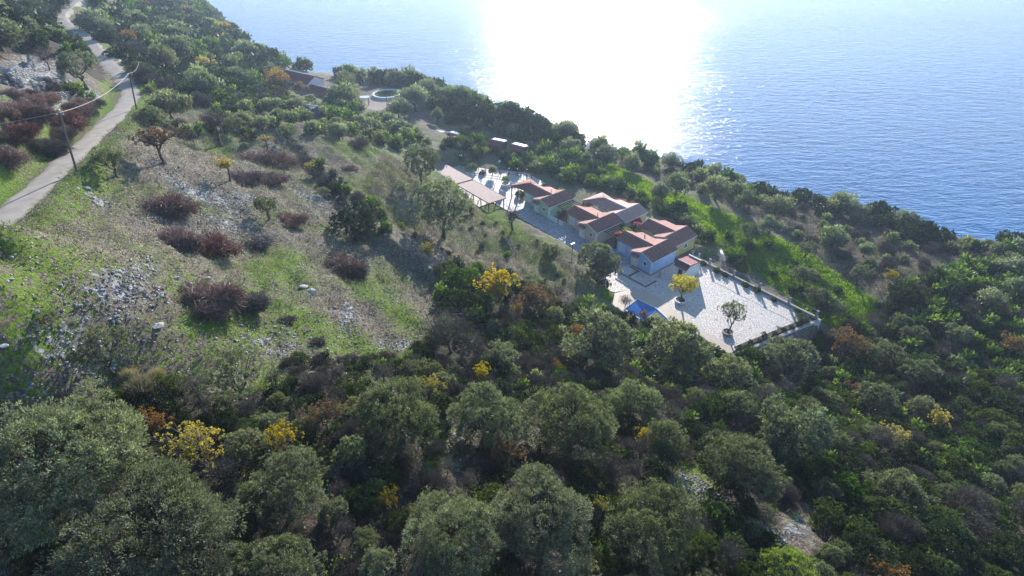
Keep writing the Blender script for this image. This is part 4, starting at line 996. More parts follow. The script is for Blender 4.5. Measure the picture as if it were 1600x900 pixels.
def scatter(poly,mixk,dmin,dmax,n,f=.62,keep=None):
    xs=[p[0] for p in poly]; ys=[p[1] for p in poly]; xa,xb,ya,yb=min(xs),max(xs),min(ys),max(ys)
    P=np.array([[RNG.uniform(xa,xb),RNG.uniform(ya,yb)] for _ in range(n*12)]); inn=inpoly(P[:,0],P[:,1],poly); c=0
    kinds=[k for k,w in mixk]; ws=[w for k,w in mixk]
    for (x,y),q in zip(P,inn):
        if not q: continue
        if c>=n: break
        d=RNG.uniform(dmin,dmax)*RNG.choice((1,1,1,.7)); 
        if not G.ok(x,y,d/2,f) or not pad_ok(x,y) or not road_ok(x,y): continue
        if (x-PC[0])**2+(y-PC[1])**2<110: continue
        if keep and not keep(x,y): continue
        if not sight_ok(x,y,d): continue
        z=float(zg(x,y)); 
        if z<6: continue
        u,v,dep=proj(x,y,z)
        if not(-120<u<1720 and -60<v<1010): continue
        G.add(x,y,d/2); c+=1; cand.append((RNG.choices(kinds,ws)[0],x,y,z,d,d*FPX/dep,u,v))
    return c
GREENP=near([(1050,300),(1150,338),(1260,392),(1375,472),(1358,528),(1290,508),(1190,430),(1110,377),(1060,337),(990,302),(925,264),(950,252)])
n0=scatter(POLY['lower_right'],[('maquis',5),('dark',3.5),('olive',1.2),('heath',1.1),('orange',.12),('yellow',.03),('bare',.6)],2.0,4.6,1500,.52)
n1=scatter(POLY['bottom'],[('maquis',1.5),('dark',2.4),('heath',3),('bare',1.2),('yellow',.10),('orange',.2),('olive',1.0)],1.6,3.4,560,.6)
n2=scatter(POLY['centre'],[('maquis',2),('dark',4),('heath',1.6),('orange',.4),('bare',.6),('olive',.8)],1.8,3.6,170,.6)
n3=scatter(POLY['topleft'],[('maquis',3),('dark',4),('olive',1)],4,8,130,.55)
n4=scatter(POLY['upper'],[('dark',3.4),('maquis',2.6),('olive',1.6),('heath',1),('orange',.4),('yellow',.15)],4,8.5,420,.52)
n5=scatter(POLY['uppermid'],[('olive',3.5),('openolive',2),('maquis',1.3),('dark',1.5),('yellow',.2),('heath',.6)],3.5,6.5,190,.60)
n6=scatter(POLY['headland'],[('dark',3),('olive',2),('maquis',1)],4,8,110,.55)
n7=scatter(POLY['garden'],[('olive',1.6),('dark',3),('maquis',2.5),('lime',.6),('yellow',.2)],2.2,4.6,230,.66,keep=strip_ok)
n8=scatter(POLY['olive_east'],[('olive',2.4),('openolive',2),('heath',2),('maquis',.5)],2.0,4.2,120,1.05,keep=strip_ok)
n9=scatter(POLY['slope_east'],[('dark',2),('maquis',2),('olive',1)],1.4,2.4,16,1.1)
CL=[(-120,262),(-146,301),(-187,369),(-240,450),(-330,560),(-300,590),(-205,470),(-150,385),(-108,305)]
n10=scatter(CL,[('dark',4),('maquis',3)],5,9,260,.5)
# belt of evergreens along the cliff edge
belt=[tuple(p) for p in edge[1:-1]]
for (x0,y0),(x1,y1) in zip(belt[:-1],belt[1:]):
    l=math.hypot(x1-x0,y1-y0); nn=int(l*1.2); dx,dy=(x1-x0)/l,(y1-y0)/l
    for _ in range(nn):
        q=RNG.uniform(0,l); o=RNG.uniform(-9,5); x=x0+dx*q+dy*o; y=y0+dy*q-dx*o
        d=RNG.uniform(3,6.5)*(1.25 if y>160 else 1)
        if not G.ok(x,y,d/2,.5) or not pad_ok(x,y): continue
        if (x-PC[0])**2+(y-PC[1])**2<160: continue
        if not sight_ok(x,y,d) or not strip_ok(x,y): continue
        z=float(zg(x,y)); u,v,dep=proj(x,y,z)
        if z<8 or not(-150<u<1750): continue
        G.add(x,y,d/2); cand.append((RNG.choices(['dark','maquis','olive'],[5,3,2])[0],x,y,z,d,d*FPX/dep,u,v))
# olives and low bushes on the open slopes
for poly_,mk,a,b2,n,f in ((near([(350,140),(560,160),(640,215),(590,240),(480,215),(330,190)]),[('openolive',3),('olive',2),('maquis',.8),('heath',.5)],3,5,60,.95),
    (near([(215,130),(330,150),(440,200),(400,235),(300,215),(215,190)]),[('openolive',2),('heath',2),('maquis',1.5),('orange',.5),('bare',.6)],2,4.2,46,.9),
    (near([(490,260),(560,300),(620,360),(600,372),(545,330),(500,290)]),[('maquis',3),('heath',2),('dark',1)],1.4,3,26,.8),
    (near([(440,560),(680,550),(690,640),(560,605),(440,625)]),[('heath',4),('dark',3),('maquis',1)],1.2,2.4,70,.72),
    (near([(600,350),(700,300),(880,400),(900,450),(720,410)]),[('heath',2),('maquis',2)],.7,1.5,40,1.3),
    (near([(0,150),(130,150),(180,160),(0,330)]),[('rust',4),('heath',4),('maquis',1)],2,4.6,110,.55),
    (near([(640,205),(690,240),(640,240),(560,215)]),[('olive',2),('maquis',2),('heath',1)],2.5,4.5,24,.85),
    (near([(700,200),(900,250),(880,265),(700,225)]),[('olive',2),('openolive',1),('maquis',2)],3,5,50,.75)):
    scatter(poly_,mk,a,b2,n,f)
REG=[(lambda u,v:u<200 and v<150,'on the wooded hill at the top left'),(lambda u,v:v<200 and u<460,'on the wooded coast slope at the top left'),(lambda u,v:v<215 and u<660,'in the olive grove around the far gravel square'),
 (lambda u,v:u<240 and v<340,'on the bank left of the road'),(lambda u,v:v<270 and u<640,'on the upper open slope'),(lambda u,v:v<275 and u<1000,'between the cottages and the shore'),(lambda u,v:v<440 and u>1000,'on the brown slope above the right shore'),
 (lambda u,v:v<440 and u<900,'on the dry slope facing the cottages'),(lambda u,v:v<440,'beside the cottages'),(lambda u,v:u>1130,'in the dense scrub of the lower right slope'),(lambda u,v:u>640 and v<610,'in the shaded central thicket'),(lambda u,v:v<640,'at the lower edge of the stone field'),
 (lambda u,v:u<520,'under the big olives at the lower left'),(lambda u,v:True,'under the big olives at the bottom centre')]
LM=[(110,735,'huge dark olive in the lower left corner'),(245,860,'wide light green olive at the bottom left'),(308,700,'yellow-leaved tree at the lower left'),(450,768,'narrow olive at the lower left'),(505,648,'orange-brown sapling'),(622,655,'greyish olive'),(758,655,'olive at the pale rubble strip'),
 (890,662,'largest middle row olive'),(705,842,'leftmost of three bottom olives'),(846,818,'middle one of three bottom olives'),(1012,822,'rightmost of three bottom olives'),(1160,738,'olive at the stony gully'),(1243,678,'olive upslope of the stony gully'),(1232,895,'bright green shrub at the bottom edge'),
 (1400,772,'silvery olive, lower right'),(1402,688,'pale yellow green tree'),(1325,538,'yellow-brown tree below the grass strip'),(1238,562,'tall retaining wall'),(1056,548,'olive hiding the pool terrace'),(940,537,'olive left of the pool'),(780,450,'golden tree'),(836,468,'orange-brown tree'),(702,520,'leafless willow-like tree'),
 (560,343,'dark juniper mound'),(690,320,'split trunk olive'),(657,252,'dense round olive by the shelters'),(933,410,'dark olive before the cottages'),(1415,460,'dark evergreen mass'),(1578,420,'round olives at the right border'),(1585,540,'rust coloured bush at the right border'),(1435,362,'largest evergreen on the right shore'),
 (1303,374,'rounded grey olive in the brown field'),(1122,290,'open olive in the brown field'),(790,182,'headland evergreens'),(605,148,'round flower bed'),(482,122,'far white house'),(332,190,'tall almond tree'),(245,222,'brown-leaved tree'),(213,150,'second utility pole'),(110,220,'nearest utility pole'),(121,104,'leaning olive'),
 (200,95,'dirt turning off the road'),(105,30,'far end of the road'),(330,60,'wooded coast edge'),(380,125,'dirt track with the lamp pole'),(780,225,'low garden sheds'),(1030,350,'back cottages'),(760,280,'village square'),(1180,440,'courtyard parapet'),(1595,760,'right border'),(1595,880,'bottom right corner'),(1500,640,'middle of the right scrub'),(163,548,'thin olive on rubble'),(362,585,'loose crowned olive')]
def landmark(u,v):
    d,u0,v0,n=min((math.hypot(u-a,v-b_),a,b_,n) for a,b_,n in LM); dx,dy=u-u0,v-v0
    if d<22: return 'close beside the '+n
    p=('right of' if dx>0 else 'left of') if abs(dx)>abs(dy) else ('below' if dy>0 else 'above')
    return p+' the '+n
def region(u,v):
    for f,n in REG:
        if f(u,v): return n
TONE={'maquis':('evergreen_shrub','fresh green shrub','shrub'),'dark':('dark_evergreen_shrub','dark green shrub','shrub'),'heath':('heath_shrub','brownish twiggy shrub','shrub'),'bare':('bare_shrub','leafless grey shrub','shrub'),
 'yellow':('yellow_shrub','small yellow-leaved bush','bush'),'orange':('russet_shrub','small orange-brown bush','bush'),'olive':('olive_tree','grey green olive tree','tree'),'openolive':('olive_tree','open olive tree','tree'),'lime':('garden_shrub','light green shrub','shrub'),'rust':('russet_scrub','rusty brown withered scrub','shrub')}
# shrub crowns (nominal 6 m wide, scaled)
rg=np.random.default_rng(77)
def shrub_proto(seed,n,Ll,Lw,mat,k=40,rc=.9,Hh=1.6,zc=1.1,rand=.7,upb=.4,hollow=.5):
    rg=np.random.default_rng(seed); C,RC=crown_clumps(rg,2.4,Hh,zc,k,rc,-.5,hollow,.35); C[:,2]=np.maximum(C[:,2],.2)
    return make_crown('shrub',*leafcloud(rg,C,RC,n,Ll,Lw,upb=upb,rand=rand,shell=.5),M[mat])
SH={'heath':[shrub_proto(500+i,7000,.5,.045,'twig',upb=.9,rand=.5) for i in range(3)],'rust':[shrub_proto(510+i,9000,.6,.05,'rust',upb=.1,rand=1.6,Hh=.9,zc=.5) for i in range(2)]}
ROWS=sorted(cand,key=lambda c:-c[5]); cnt={}; rest=[]
for kd,x,y,z,d,dpx,u,v in ROWS:
    nm,ds,ct=TONE[kd]; cnt[nm]=cnt.get(nm,0)+1
    if cnt[nm]>(150 if nm=='olive_tree' else 290): rest.append((kd,x,y,z,d)); continue
    lab=('large ' if dpx>46 else 'mid sized ' if dpx>26 else 'little ')+ds.replace('small ','')+' '+landmark(u,v); lab=lab if len(lab.split())<=16 else lab.replace('mid sized ','').replace('large ','',1).replace('little ','',1); grp=nm.replace('_',' ')+'s of the slopes'
    if kd in ('olive','openolive','bare','yellow','orange'): 
        dist=math.sqrt(x*x+y*y+(z-CAMH)**2); lod=0 if dist<40 else (1 if dist<120 else 2)
        put_tree(kd,x,y,z,d,lab,grp,lod,name=nm if kd!='bare' else 'bare_shrub',cat=ct,zs=RNG.uniform(.85,1.1))
    else:
        if kd in SH: me=RNG.choice(SH[kd])
        else:
            dist=math.sqrt(x*x+y*y+(z-CAMH)**2); lod=0 if dist<50 else (1 if dist<130 else 2); lod=0 if d*FPX/dist>70 and dist<80 else lod
            me=RNG.choice(PROTO[kd][lod])[1]
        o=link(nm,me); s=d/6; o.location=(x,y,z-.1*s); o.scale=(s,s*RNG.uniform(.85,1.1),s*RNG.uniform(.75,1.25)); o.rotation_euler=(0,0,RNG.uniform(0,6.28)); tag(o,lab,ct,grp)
def replicate(name,base,T_,mat,kind='stuff'):
    """base (V,F,lv); T_ rows x,y,z,sx,sz,rot"""
    V,F,lv=base; T_=np.array(T_); n=len(T_); c,s=np.cos(T_[:,5])[:,None],np.sin(T_[:,5])[:,None]
    X=(V[None,:,0]*c-V[None,:,1]*s)*T_[:,3:4]+T_[:,0:1]; Y=(V[None,:,0]*s+V[None,:,1]*c)*T_[:,3:4]+T_[:,1:2]; Z=V[None,:,2]*T_[:,4:5]+T_[:,2:3]
    VV=np.stack([X,Y,Z],-1).reshape(-1,3); FF=(F[None]+ (np.arange(n)*len(V))[:,None,None]).reshape(-1,F.shape[1])
    jit=np.random.default_rng(3).uniform(-.18,.18,n)[:,None]
    me=meshq(name,VV,FF,mat,{'lv':np.clip(lv[None]+jit,0,1).ravel()}); o=link(name,me); o['kind']=kind; return o
def cloud(seed,n,Ll,Lw,k=9,R_=1.,Hh=.6,zc=.45,rc=.4,**kw):
    rg=np.random.default_rng(seed); C,RC=crown_clumps(rg,R_*.7,Hh,zc,k,rc,-.4,.4,.3); return leafcloud(rg,C,RC,n,Ll,Lw,**kw)
byk={}
for kd,x,y,z,d in rest: byk.setdefault('dark' if kd=='dark' else ('olive' if 'olive' in kd else ('twig' if kd in('heath','bare') else 'maquis')),[]).append((x,y,z-.1,d/2,d/2*1.05,RNG.uniform(0,6)))
for i,(k,rows) in enumerate(byk.items()): replicate('far_scrub',cloud(900+i,380,.42,.2,k=14,Hh=.75,zc=.6,rc=.42),rows,M[k])
# low undergrowth filling the gaps
def spread(poly,n,cond=None):
    xs=[p[0] for p in poly]; ys=[p[1] for p in poly]; g=np.random.default_rng(int(n)); P=np.stack([g.uniform(min(xs),max(xs),n*3),g.uniform(min(ys),max(ys),n*3)],1)
    P=P[inpoly(P[:,0],P[:,1],poly)]; zz_=zg(P[:,0],P[:,1]); u,v,dp=proj(P[:,0],P[:,1],zz_)
    s=(P[:,0]-OO[0])*AV[0]+(P[:,1]-OO[1])*AV[1]; t=(P[:,0]-OO[0])*BV[0]+(P[:,1]-OO[1])*BV[1]
    ok=(u>-80)&(u<1680)&(v>-20)&(v<960)&(zz_>5)&~((s>-26.5)&(s<1)&(t>-13)&(t<11.5))&~((s>=0)&(s<64)&(t>-5)&(t<12))&~((s>=36)&(s<64)&(t>-9.6)&(t<12))
    rd,_=nearest_z(P[:,0],P[:,1],rp); ok&=rd>2.1; ok&=((P[:,0]-PC[0])**2+(P[:,1]-PC[1])**2)>90
    P=P[ok][:n]; return P[:,0],P[:,1],zg(P[:,0],P[:,1])
def field(name,polys,n,base,mat,s0,s1,attr=None,lo=.0,zoff=0):
    rows=[]
    for pl,w in polys:
        x,y,z=spread(pl,int(n*w)); 
        if attr is not None:
            i=np.clip(np.searchsorted(GX,x)-1,0,len(GX)-1); j=np.clip(np.searchsorted(GY,y)-1,0,len(GY)-1); a=attr[j,i]+np.random.default_rng(1).normal(size=len(x))*.15; k=a>lo; x,y,z=x[k],y[k],z[k]
        g=np.random.default_rng(5); m_=len(x); sc=g.uniform(s0,s1,m_); rows.append(np.stack([x,y,z+zoff,sc,sc*g.uniform(.7,1.2,m_),g.uniform(0,6.28,m_)],1))
    return replicate(name,base,np.concatenate(rows),mat)
W_=[(POLY['lower_right'],.45),(POLY['bottom'],.35),(POLY['centre'],.12),(POLY['slope_east'],.08)]
field('undergrowth',W_,2300,cloud(801,95,.2,.08,k=7,Hh=.5,zc=.3,rc=.45),M['maquis'],.5,1.1)
field('dead_twigs',W_,1700,cloud(802,50,.6,.03,k=7,Hh=.5,zc=.3,rc=.45,upb=.8),M['twig'],.5,1.2)
FIELD=near([(-60,300),(0,345),(120,260),(210,175),(230,160),(340,185),(470,215),(600,235),(650,275),(600,300),(680,420),(690,500),(650,570),(540,600),(400,610),(240,610),(60,640),(-80,660)])
MID=near([(600,240),(700,300),(800,350),(900,420),(940,480),(880,470),(720,410),(640,370),(560,300)])
EAST=near([(940,255),(1060,290),(1180,340),(1300,430),(1390,470),(1470,425),(1600,400),(1500,375),(1300,330),(1100,275)])
GREEN=near([(900,255),(960,262),(1060,300),(1150,345),(1260,400),(1365,480),(1350,520),(1290,490),(1200,425),(1120,372),(1040,325),(900,275)])
UP=near([(200,100),(250,150),(340,150),(470,175),(560,180),(600,230),(470,215),(340,185),(220,155)])
blade=lambda s,n,L,w: cloud(s,n,L,w,k=4,R_=.6,Hh=.1,zc=.05,rc=.22,upb=1.2,rand=.7)
field('grass',[(FIELD,.5),(MID,.15),(GREEN,.25),(UP,.1)],30000,blade(810,7,.22,.07),M['grass'],.5,1.2,grass,.5)
M['stripgrass']=foliage('vivid_terrace_grass',(.12,.19,.015),(.27,.42,.03),(.42,.55,.07),trans=.5,tc=(1.3,1.4,.5))
field('terrace_grass',[(GREENP,1)],15000,blade(820,7,.30,.09),M['stripgrass'],.5,1.3)
field('dry_grass',[(FIELD,.4),(MID,.2),(EAST,.25),(UP,.15)],18000,blade(811,7,.32,.07),M['drygrass'],.6,1.4)
field('tussocks',[(EAST,.7),(MID,.3)],4200,cloud(815,18,.4,.05,k=4,Hh=.35,zc=.15,rc=.35,upb=.9),M['twig'],.35,.8)
field('herbs',[(FIELD,.4),(MID,.2),(EAST,.3),(GREEN,.1)],2600,cloud(812,26,.22,.10,k=5,Hh=.4,zc=.2,rc=.4),M['maquis'],.3,.75)
field('dry_weeds',[(FIELD,.35),(MID,.2),(EAST,.45)],2600,cloud(813,24,.5,.03,k=5,Hh=.4,zc=.2,rc=.4,upb=.8),M['twig'],.4,.9)
# straw coloured grass clumps at the lower edge of the field
for u,v,d in ((225,612,40),(262,618,32),(205,592,24),(248,592,22)):
    p=gp(u,v); o=link('straw_clump',make_crown('straw_clump',*cloud(int(u),1600,.8,.03,k=10,Hh=.5,zc=.3,rc=.5,upb=1.0,rand=.5),M['drygrass'])); s=d*proj(*p)[2]/FPX/2; o.location=tuple(p); o.scale=(s,s,s)
    tag(o,{225:'large golden straw clump at the foot of the stone field',262:'golden straw clump right of the largest one',205:'small straw clump left of the largest one',248:'small straw clump just above the larger golden ones'}[u],'grass','straw clumps')
# pebbles
g=np.random.default_rng(9); ov=np.array([(1,0,0),(0,1,0),(-1,0,0),(0,-1,0),(0,0,.8),(0,0,-.8)],float)+g.normal(size=(6,3))*.15
of=np.array([(0,1,4),(1,2,4),(2,3,4),(3,0,4),(1,0,5),(2,1,5),(3,2,5),(0,3,5)])
field('pebbles',[(FIELD,.8),(MID,.02),(UP,.18)],26000,(ov,of,np.zeros(6)),M['rock'],.06,.2,gravel,.38)
GUL=near([(1060,730),(1110,760),(1230,850),(1270,900),(1200,900),(1080,800)])
field('gully_pebbles',[(GUL,1)],1500,(ov,of,np.zeros(6)),M['darkrock'],.06,.16)
field('scattered_stones',[(FIELD,.7),(EAST,.15),(POLY['bottom'],.15)],7000,(ov,of,np.zeros(6)),M['whiterock'],.04,.13)
# rocks one by one
RK=[(248,511,26,1,'largest pale boulder in the stone field, flat topped'),(274,436,16,0,'grey boulder with a dark shaded side above the second brush heap from the top'),(191,447,14,0,'grey boulder at the top of the rubble run'),(218,444,12,0,'boulder at the head of the rubble run, right one of two'),
 (240,448,10,1,'small white boulder right of the rubble run head'),(372,309,14,0,'dark grey rock by the crooked yellow tree'),(369,334,13,1,'upright pale rock with two smaller ones above the brush heap'),(390,341,12,0,'rock just left of the short rusty brush heap'),(360,342,10,0,'flat rock left of the upright pale one'),
 (474,449,18,1,'long white slab lying on the grass, upper of two'),(488,457,18,1,'long white slab lying on the grass, lower of two'),(546,483,11,1,'white block in the stony patch near the bright grass'),(522,481,11,0,'grey block beside the white one in the stony patch'),(495,502,11,0,'single round boulder left of the bright grass'),
 (606,510,9,0,'topmost of the three rocks in the bright grass'),(604,522,9,0,'middle one of the three rocks in the bright grass'),(603,531,9,0,'lowest of the three rocks in the bright grass'),(416,535,17,0,'grey boulder at the bottom of the stone field'),(451,521,9,0,'small boulder right of the grey one at the bottom of the field'),
 (515,317,11,0,'dark rock on the slope left of the juniper mound'),(528,303,8,0,'small rock beside the shrubs above the juniper'),(523,282,11,0,'rock by the russet bush above the juniper'),(602,367,10,1,'pale rock at the lower right foot of the juniper mound'),(671,420,12,1,'white rock on the terrace edge above the dark thicket'),
 (4,541,16,1,'pale boulder cut by the left border'),(12,440,9,1,'white stone on the green bank at the left'),(18,437,12,0,'brown-grey stone beside the white one on the bank'),(137,295,15,0,'rock in the shade of the small roadside olive'),(57,372,8,1,'small pale rock on the bank below the road'),(70,364,8,0,'small grey rock on the bank below the road'),
 (235,530,10,0,'round stone below the largest pale boulder'),(243,522,11,0,'stone touching the lower left of the largest pale boulder'),(325,435,10,1,'flat white rock above the largest brush heap'),(303,58,8,0,'grey rock on the far slope'),(448,540,10,0,'rock by the small brown bush at the field bottom'),(175,577,12,0,'rock beside the thin olive on the rubble')]
for i,(u,v,dp,wh,l) in enumerate(RK):
    p=gp(u,v); s=dp*.8*proj(*p)[2]/FPX; place_rock(p[0],p[1],s,i,l,'boulders in the stone field' if i<20 else None,white=bool(wh),flatz=.75)
rubble=[(near([(165,415),(225,430),(215,490),(190,520),(160,500)]),90,.2,.5,'loose grey rock in the rubble run on the left slope'),(near([(235,445),(265,450),(262,485),(235,480)]),20,.25,.55,'grey rock in the small pile below the boulder'),
 (near([(400,500),(640,540),(620,560),(430,560)]),40,.15,.4,'loose rock along the lower edge of the stone field'),(near([(520,470),(560,480),(560,540),(530,540)]),22,.15,.35,'light stone in the stony patch near the bright grass'),(near([(180,95),(40,150),(0,200),(0,120)]),20,.5,1.2,'grey outcrop rock on the upper left terraces'),
 (near([(340,190),(470,215),(470,240),(340,215)]),18,.4,1.0,'grey rock among the terraces behind the brush heaps'),(near([(80,460),(140,470),(120,600),(20,600)]),30,.2,.5,'stone on the rubble left of the thin olive')]
for pl,n,a,b2,l in rubble:
    x,y,z=spread(pl,n)
    for i in range(len(x)): place_rock(x[i],y[i],RNG.uniform(a,b2),i,l,l.replace('rock','rocks').replace('stone','stones',1) if 'rock' in l else l+'s',flatz=.9,white=(i%9==0))
# shore rocks
for u,v,d,l in ((305,10,9,'low dark rock standing in the sea, top left'),(342,30,5,'tiny rock awash in the sea off the wooded coast'),(316,27,10,'rounded shore rock at the foot of the wooded coast'),(329,33,11,'second rounded shore rock beside the first')):
    p=up(u,v,0.); s=d*proj(*p)[2]/FPX; o=link('sea_rock',ROCKS[6]); o.location=(p[0],p[1],.3); o.scale=(s,s*1.1,s*.45); tag(o,l,'rock','rocks in the sea')
# brush heaps
HEAP=[make_crown('brush_heap',*cloud(600+i,9000,.30,.022,k=30,R_=1.15,Hh=.42,zc=.15,rc=.25,upb=.1,rand=2.2,shell=.6),M['rust']) for i in range(3)]
GHEAP=[make_crown('brush_heap',*cloud(620+i,7000,.42,.026,k=22,R_=1.0,Hh=.45,zc=.2,rc=.27,upb=.1,rand=2.2,shell=.6),M['twig']) for i in range(2)]
for i,(u,v,w,hh_,g_,l) in enumerate([(260,322,76,1.0,0,'dark russet brush heap highest up of the three beside the rubble'),(275,374,70,.9,0,'left half of the widest russet brush heap'),(322,384,84,.85,0,'right half of the widest russet brush heap, tips pointing right'),(325,466,92,1.1,0,'tall russet brush heap, lowest of the heaps on the left'),(385,474,56,.8,1,'greyish brush trailing off the lowest heap'),
   (533,414,62,.9,0,'russet and grey brush heap on the bright grass in the centre'),(545,420,50,.8,1,'grey twig pile in front of the central brush heap'),(396,247,58,.7,0,'long russet brush heap on the upper slope, left part'),(428,250,60,.7,0,'long russet brush heap on the upper slope, right part'),(380,275,52,.7,0,'low russet brush heap below the long one, left part'),(415,279,58,.7,0,'low russet brush heap below the long one, right part'),
   (452,340,50,.6,0,'short rusty brush heap in front of the small grey olive'),(398,376,46,.6,1,'grey green brush patch right of the widest heap'),(375,182,30,.5,1,'small grey twig pile on the upper terraces'),(545,262,24,.7,0,'small russet bush above the juniper'),(446,498,26,.6,1,'little dry bush on the field left of the stony patch'),(492,535,26,.8,1,'brown dry bush at the bottom of the field'),
   (40,178,74,1.1,0,'withered russet scrub on the bank left of the road, upper mass'),(95,188,70,1.0,0,'withered russet scrub next to the road bend'),(72,230,50,1.0,1,'greyish scrub clump between bank and road'),(105,168,40,.9,0,'small rusty scrub near the tumbled wall'),(20,205,60,1.0,0,'low rusty scrub under the nearest cable')]):
    p=gp(u,v+w*.12); s=1.3*w*proj(*p)[2]/FPX/2; o=link('brush_heap',(GHEAP if g_ else HEAP)[i%2]); o.location=(p[0],p[1],p[2]-.05); o.scale=(s*1.05,s*.75,s*hh_*.66); o.rotation_euler=(0,0,RNG.uniform(-.4,.4)); tag(o,l,'brush heap','heaps of cut brush')
# bougainvillea on the cottages
def blossom(name,s,t,z,sc,mat,label,zs=.6):
    o=link(name,make_crown(name,*cloud(int(s*10+t),1500,.22,.14,k=12,Hh=.6,zc=.4,rc=.4),M[mat])); o.location=W(s,t,z); o.scale=(sc,sc,sc*zs); tag(o,label,'climber'); return o
blossom('bougainvillea',13.0,10.9,1.6,1.5,'coral','coral red bougainvillea climbing at the back corner of the grey green cottage')
blossom('bougainvillea',20.5,14.5,1.9,1.5,'coral','faded coral creeper along the rear eave of the grey green cottage')
blossom('bougainvillea',11.6,9.3,2.2,1.0,'pink','bright pink bougainvillea between the back cottages')
blossom('creeper',10.8,6.2,1.9,1.6,'lime','pale green creeper filling the gap behind the pergola')
blossom('creeper',10.9,7.5,2.6,1.1,'twig','brown leafless creeper beside the pink bougainvillea')
blossom('creeper',11.2,3.6,2.3,.9,'coral','salmon coloured creeper on the blue cottage pergola end')
blossom('creeper',25.5,9.6,1.4,1.4,'olive','grey green shrub on the terrace behind the tan cottage')

# ---------------------------------------------------------------- courtyard things
def planter(s,t,r0,h,label,mat='stonewall'):
    r=empty('planter',W(s,t,.06),0,label,'planter')
    MB().lathe([(r0*.92,0),(r0,.1),(r0*1.02,h-.1),(r0*1.08,h-.08),(r0*1.08,h),(r0*.85,h),(r0*.85,h-.12),(0,h-.12)],20).build('bowl',M[mat],r)
    MB().lathe([(r0*.84,h-.10),(0,h-.02)],20).build('soil',M['soil'],r); return r
planter(-8.5,-2.4,.95,.5,'round stone planter holding the yellow tree','shutter'); p=W(-8.5,-2.4,.45); put_tree('golden',*p,5.2,'bright yellow tree growing in the round courtyard planter',lod=0)
E2=bpy.data.objects[-1] if False else None
planter(-18.6,-3.6,.8,.55,'round stone planter under the small courtyard olive'); p=W(-18.6,-3.6,.5); put_tree('openolive',*p,4.4,'small two stemmed olive growing in the courtyard planter',lod=0,zs=1.55)
planter(46.9,3.3,1.05,.7,'round white planter in the middle of the square','white'); p=W(46.9,3.3,.6); put_tree('lime',*p,1.9,'little tree with a light green top in the white square planter',zs=1.5)
for s,t,d,l in ((-22.6,.3,1.15,'clipped ball bush on the courtyard edge, right one of two'),(-22.2,-2.9,1.0,'clipped ball bush on the courtyard edge, left one of two'),(-21.7,-5.0,.7,'small dark clipped bush at the very corner of the courtyard edge')):
    p=W(s,t,.1); put_tree('dark',*p,d,l,'clipped balls on the courtyard edge',zs=1.15)
p=W(-24.3,8.9,.1); put_tree('maquis',*p,2.2,'large rounded bush at the far courtyard corner')
p=W(-23.2,3.4,.1); put_tree('bare',*p,1.0,'thin dry sapling in the courtyard planting bed')
for i,s in enumerate((-22.6,-18.4,-15.2,-12.9,-8.6,-6.9,-4.0)):
    o=link('parapet_plant',PROTO['maquis'][1][i%4][1]); k_=RNG.uniform(.7,1.3); o.location=W(s,10.5,.05); o.scale=(.2*k_,.28*k_,.22*k_); tag(o,'small green plant at the foot of the courtyard parapet','plant','plants along the parapet')
def street_lamp(s,t,h,heads,label,globe=True):
    r=empty('street_lamp',W(s,t,.05),ROTL,label,'lamp','lamps of the cottage village'); MB().tube([(0,0,0),(0,0,h)],.06,7).lathe([(.16,0),(.14,.1),(.07,.25)],8).build('pole',M['metal'],r)
    for k in range(heads):
        a=2*math.pi*k/max(heads,1)+.6; rr=.32 if heads>1 else 0; c=(rr*math.cos(a),rr*math.sin(a),h+.12)
        if heads>1: MB().tube([(0,0,h-.15),(c[0],c[1],h)],.035,5).build('arm',M['metal'],r)
        if globe: MB().lathe([(0,-.16),(.13,-.11),(.18,0),(.13,.12),(0,.17)],10,c).build('globe',M['globe'],r,smooth=True)
        else: MB().lathe([(.05,-.05),(.22,-.1),(.1,.08),(0,.12)],10,c).build('lamp_shade',M['metal'],r)
street_lamp(-16.6,-.5,3.0,3,'black lamp with three dark shades behind the small courtyard olive',False)
street_lamp(62.0,1.2,3.4,3,'lamp with a cluster of white globes above the light clipped bush')
street_lamp(56.5,4.5,1.6,1,'short lamp with one white globe between two clipped bushes')
street_lamp(54.0,7.2,2.8,2,'lamp with two white globes behind the ball shaped bush')
street_lamp(49.7,9.4,1.7,1,'low white globe lamp on the railing of the square, left one of the pair')
street_lamp(47.9,10.9,1.7,1,'low white globe lamp on the railing of the square, right one of the pair')
street_lamp(51.5,8.2,1.5,1,'low white globe lamp behind the planter tree')
r=empty('railing',W(52,7.6,.05),ROTL-math.atan2(5.3,-9.0)*0,'low timber railing at the seaward edge of the square','railing')
def railing(a,b2,root,n):
    a=np.array(a,float);b2=np.array(b2,float)
    for k in range(n+1): q=a+(b2-a)*k/n; MB().box(q[0]-.05,q[0]+.05,q[1]-.05,q[1]+.05,0,.95).build('post',M['wood'],root)
    for z in (.5,.9): MB().tube([(a[0],a[1],z),(b2[0],b2[1],z)],.045,5).build('rail',M['wood'],root)
railing((3.2,-6.0),(-6.0,9.5),r,9)
r=empty('notice_board',W(43.5,-.6,.05),ROTL,'white board standing on the square by the mint cottage porch','board')
MB().box(-.04,.04,-.8,.8,.35,1.35).build('panel',M['shutter'],r); MB().box(-.04,.04,-.72,-.64,0,.35).box(-.04,.04,.64,.72,0,.35).build('leg',M['wood'],r)
r=empty('solar_lamp',W(13.2,-7.2,.4),ROTL,'white floodlight on a dark pole beside the shaded path','lamp'); MB().tube([(0,0,-.6),(0,0,3.0)],.07,6).build('pole',M['wood'],r); MB().box(-.5,.5,-.22,.22,3.0,3.12).build('lamp_head',M['white'],r,bev=.02)
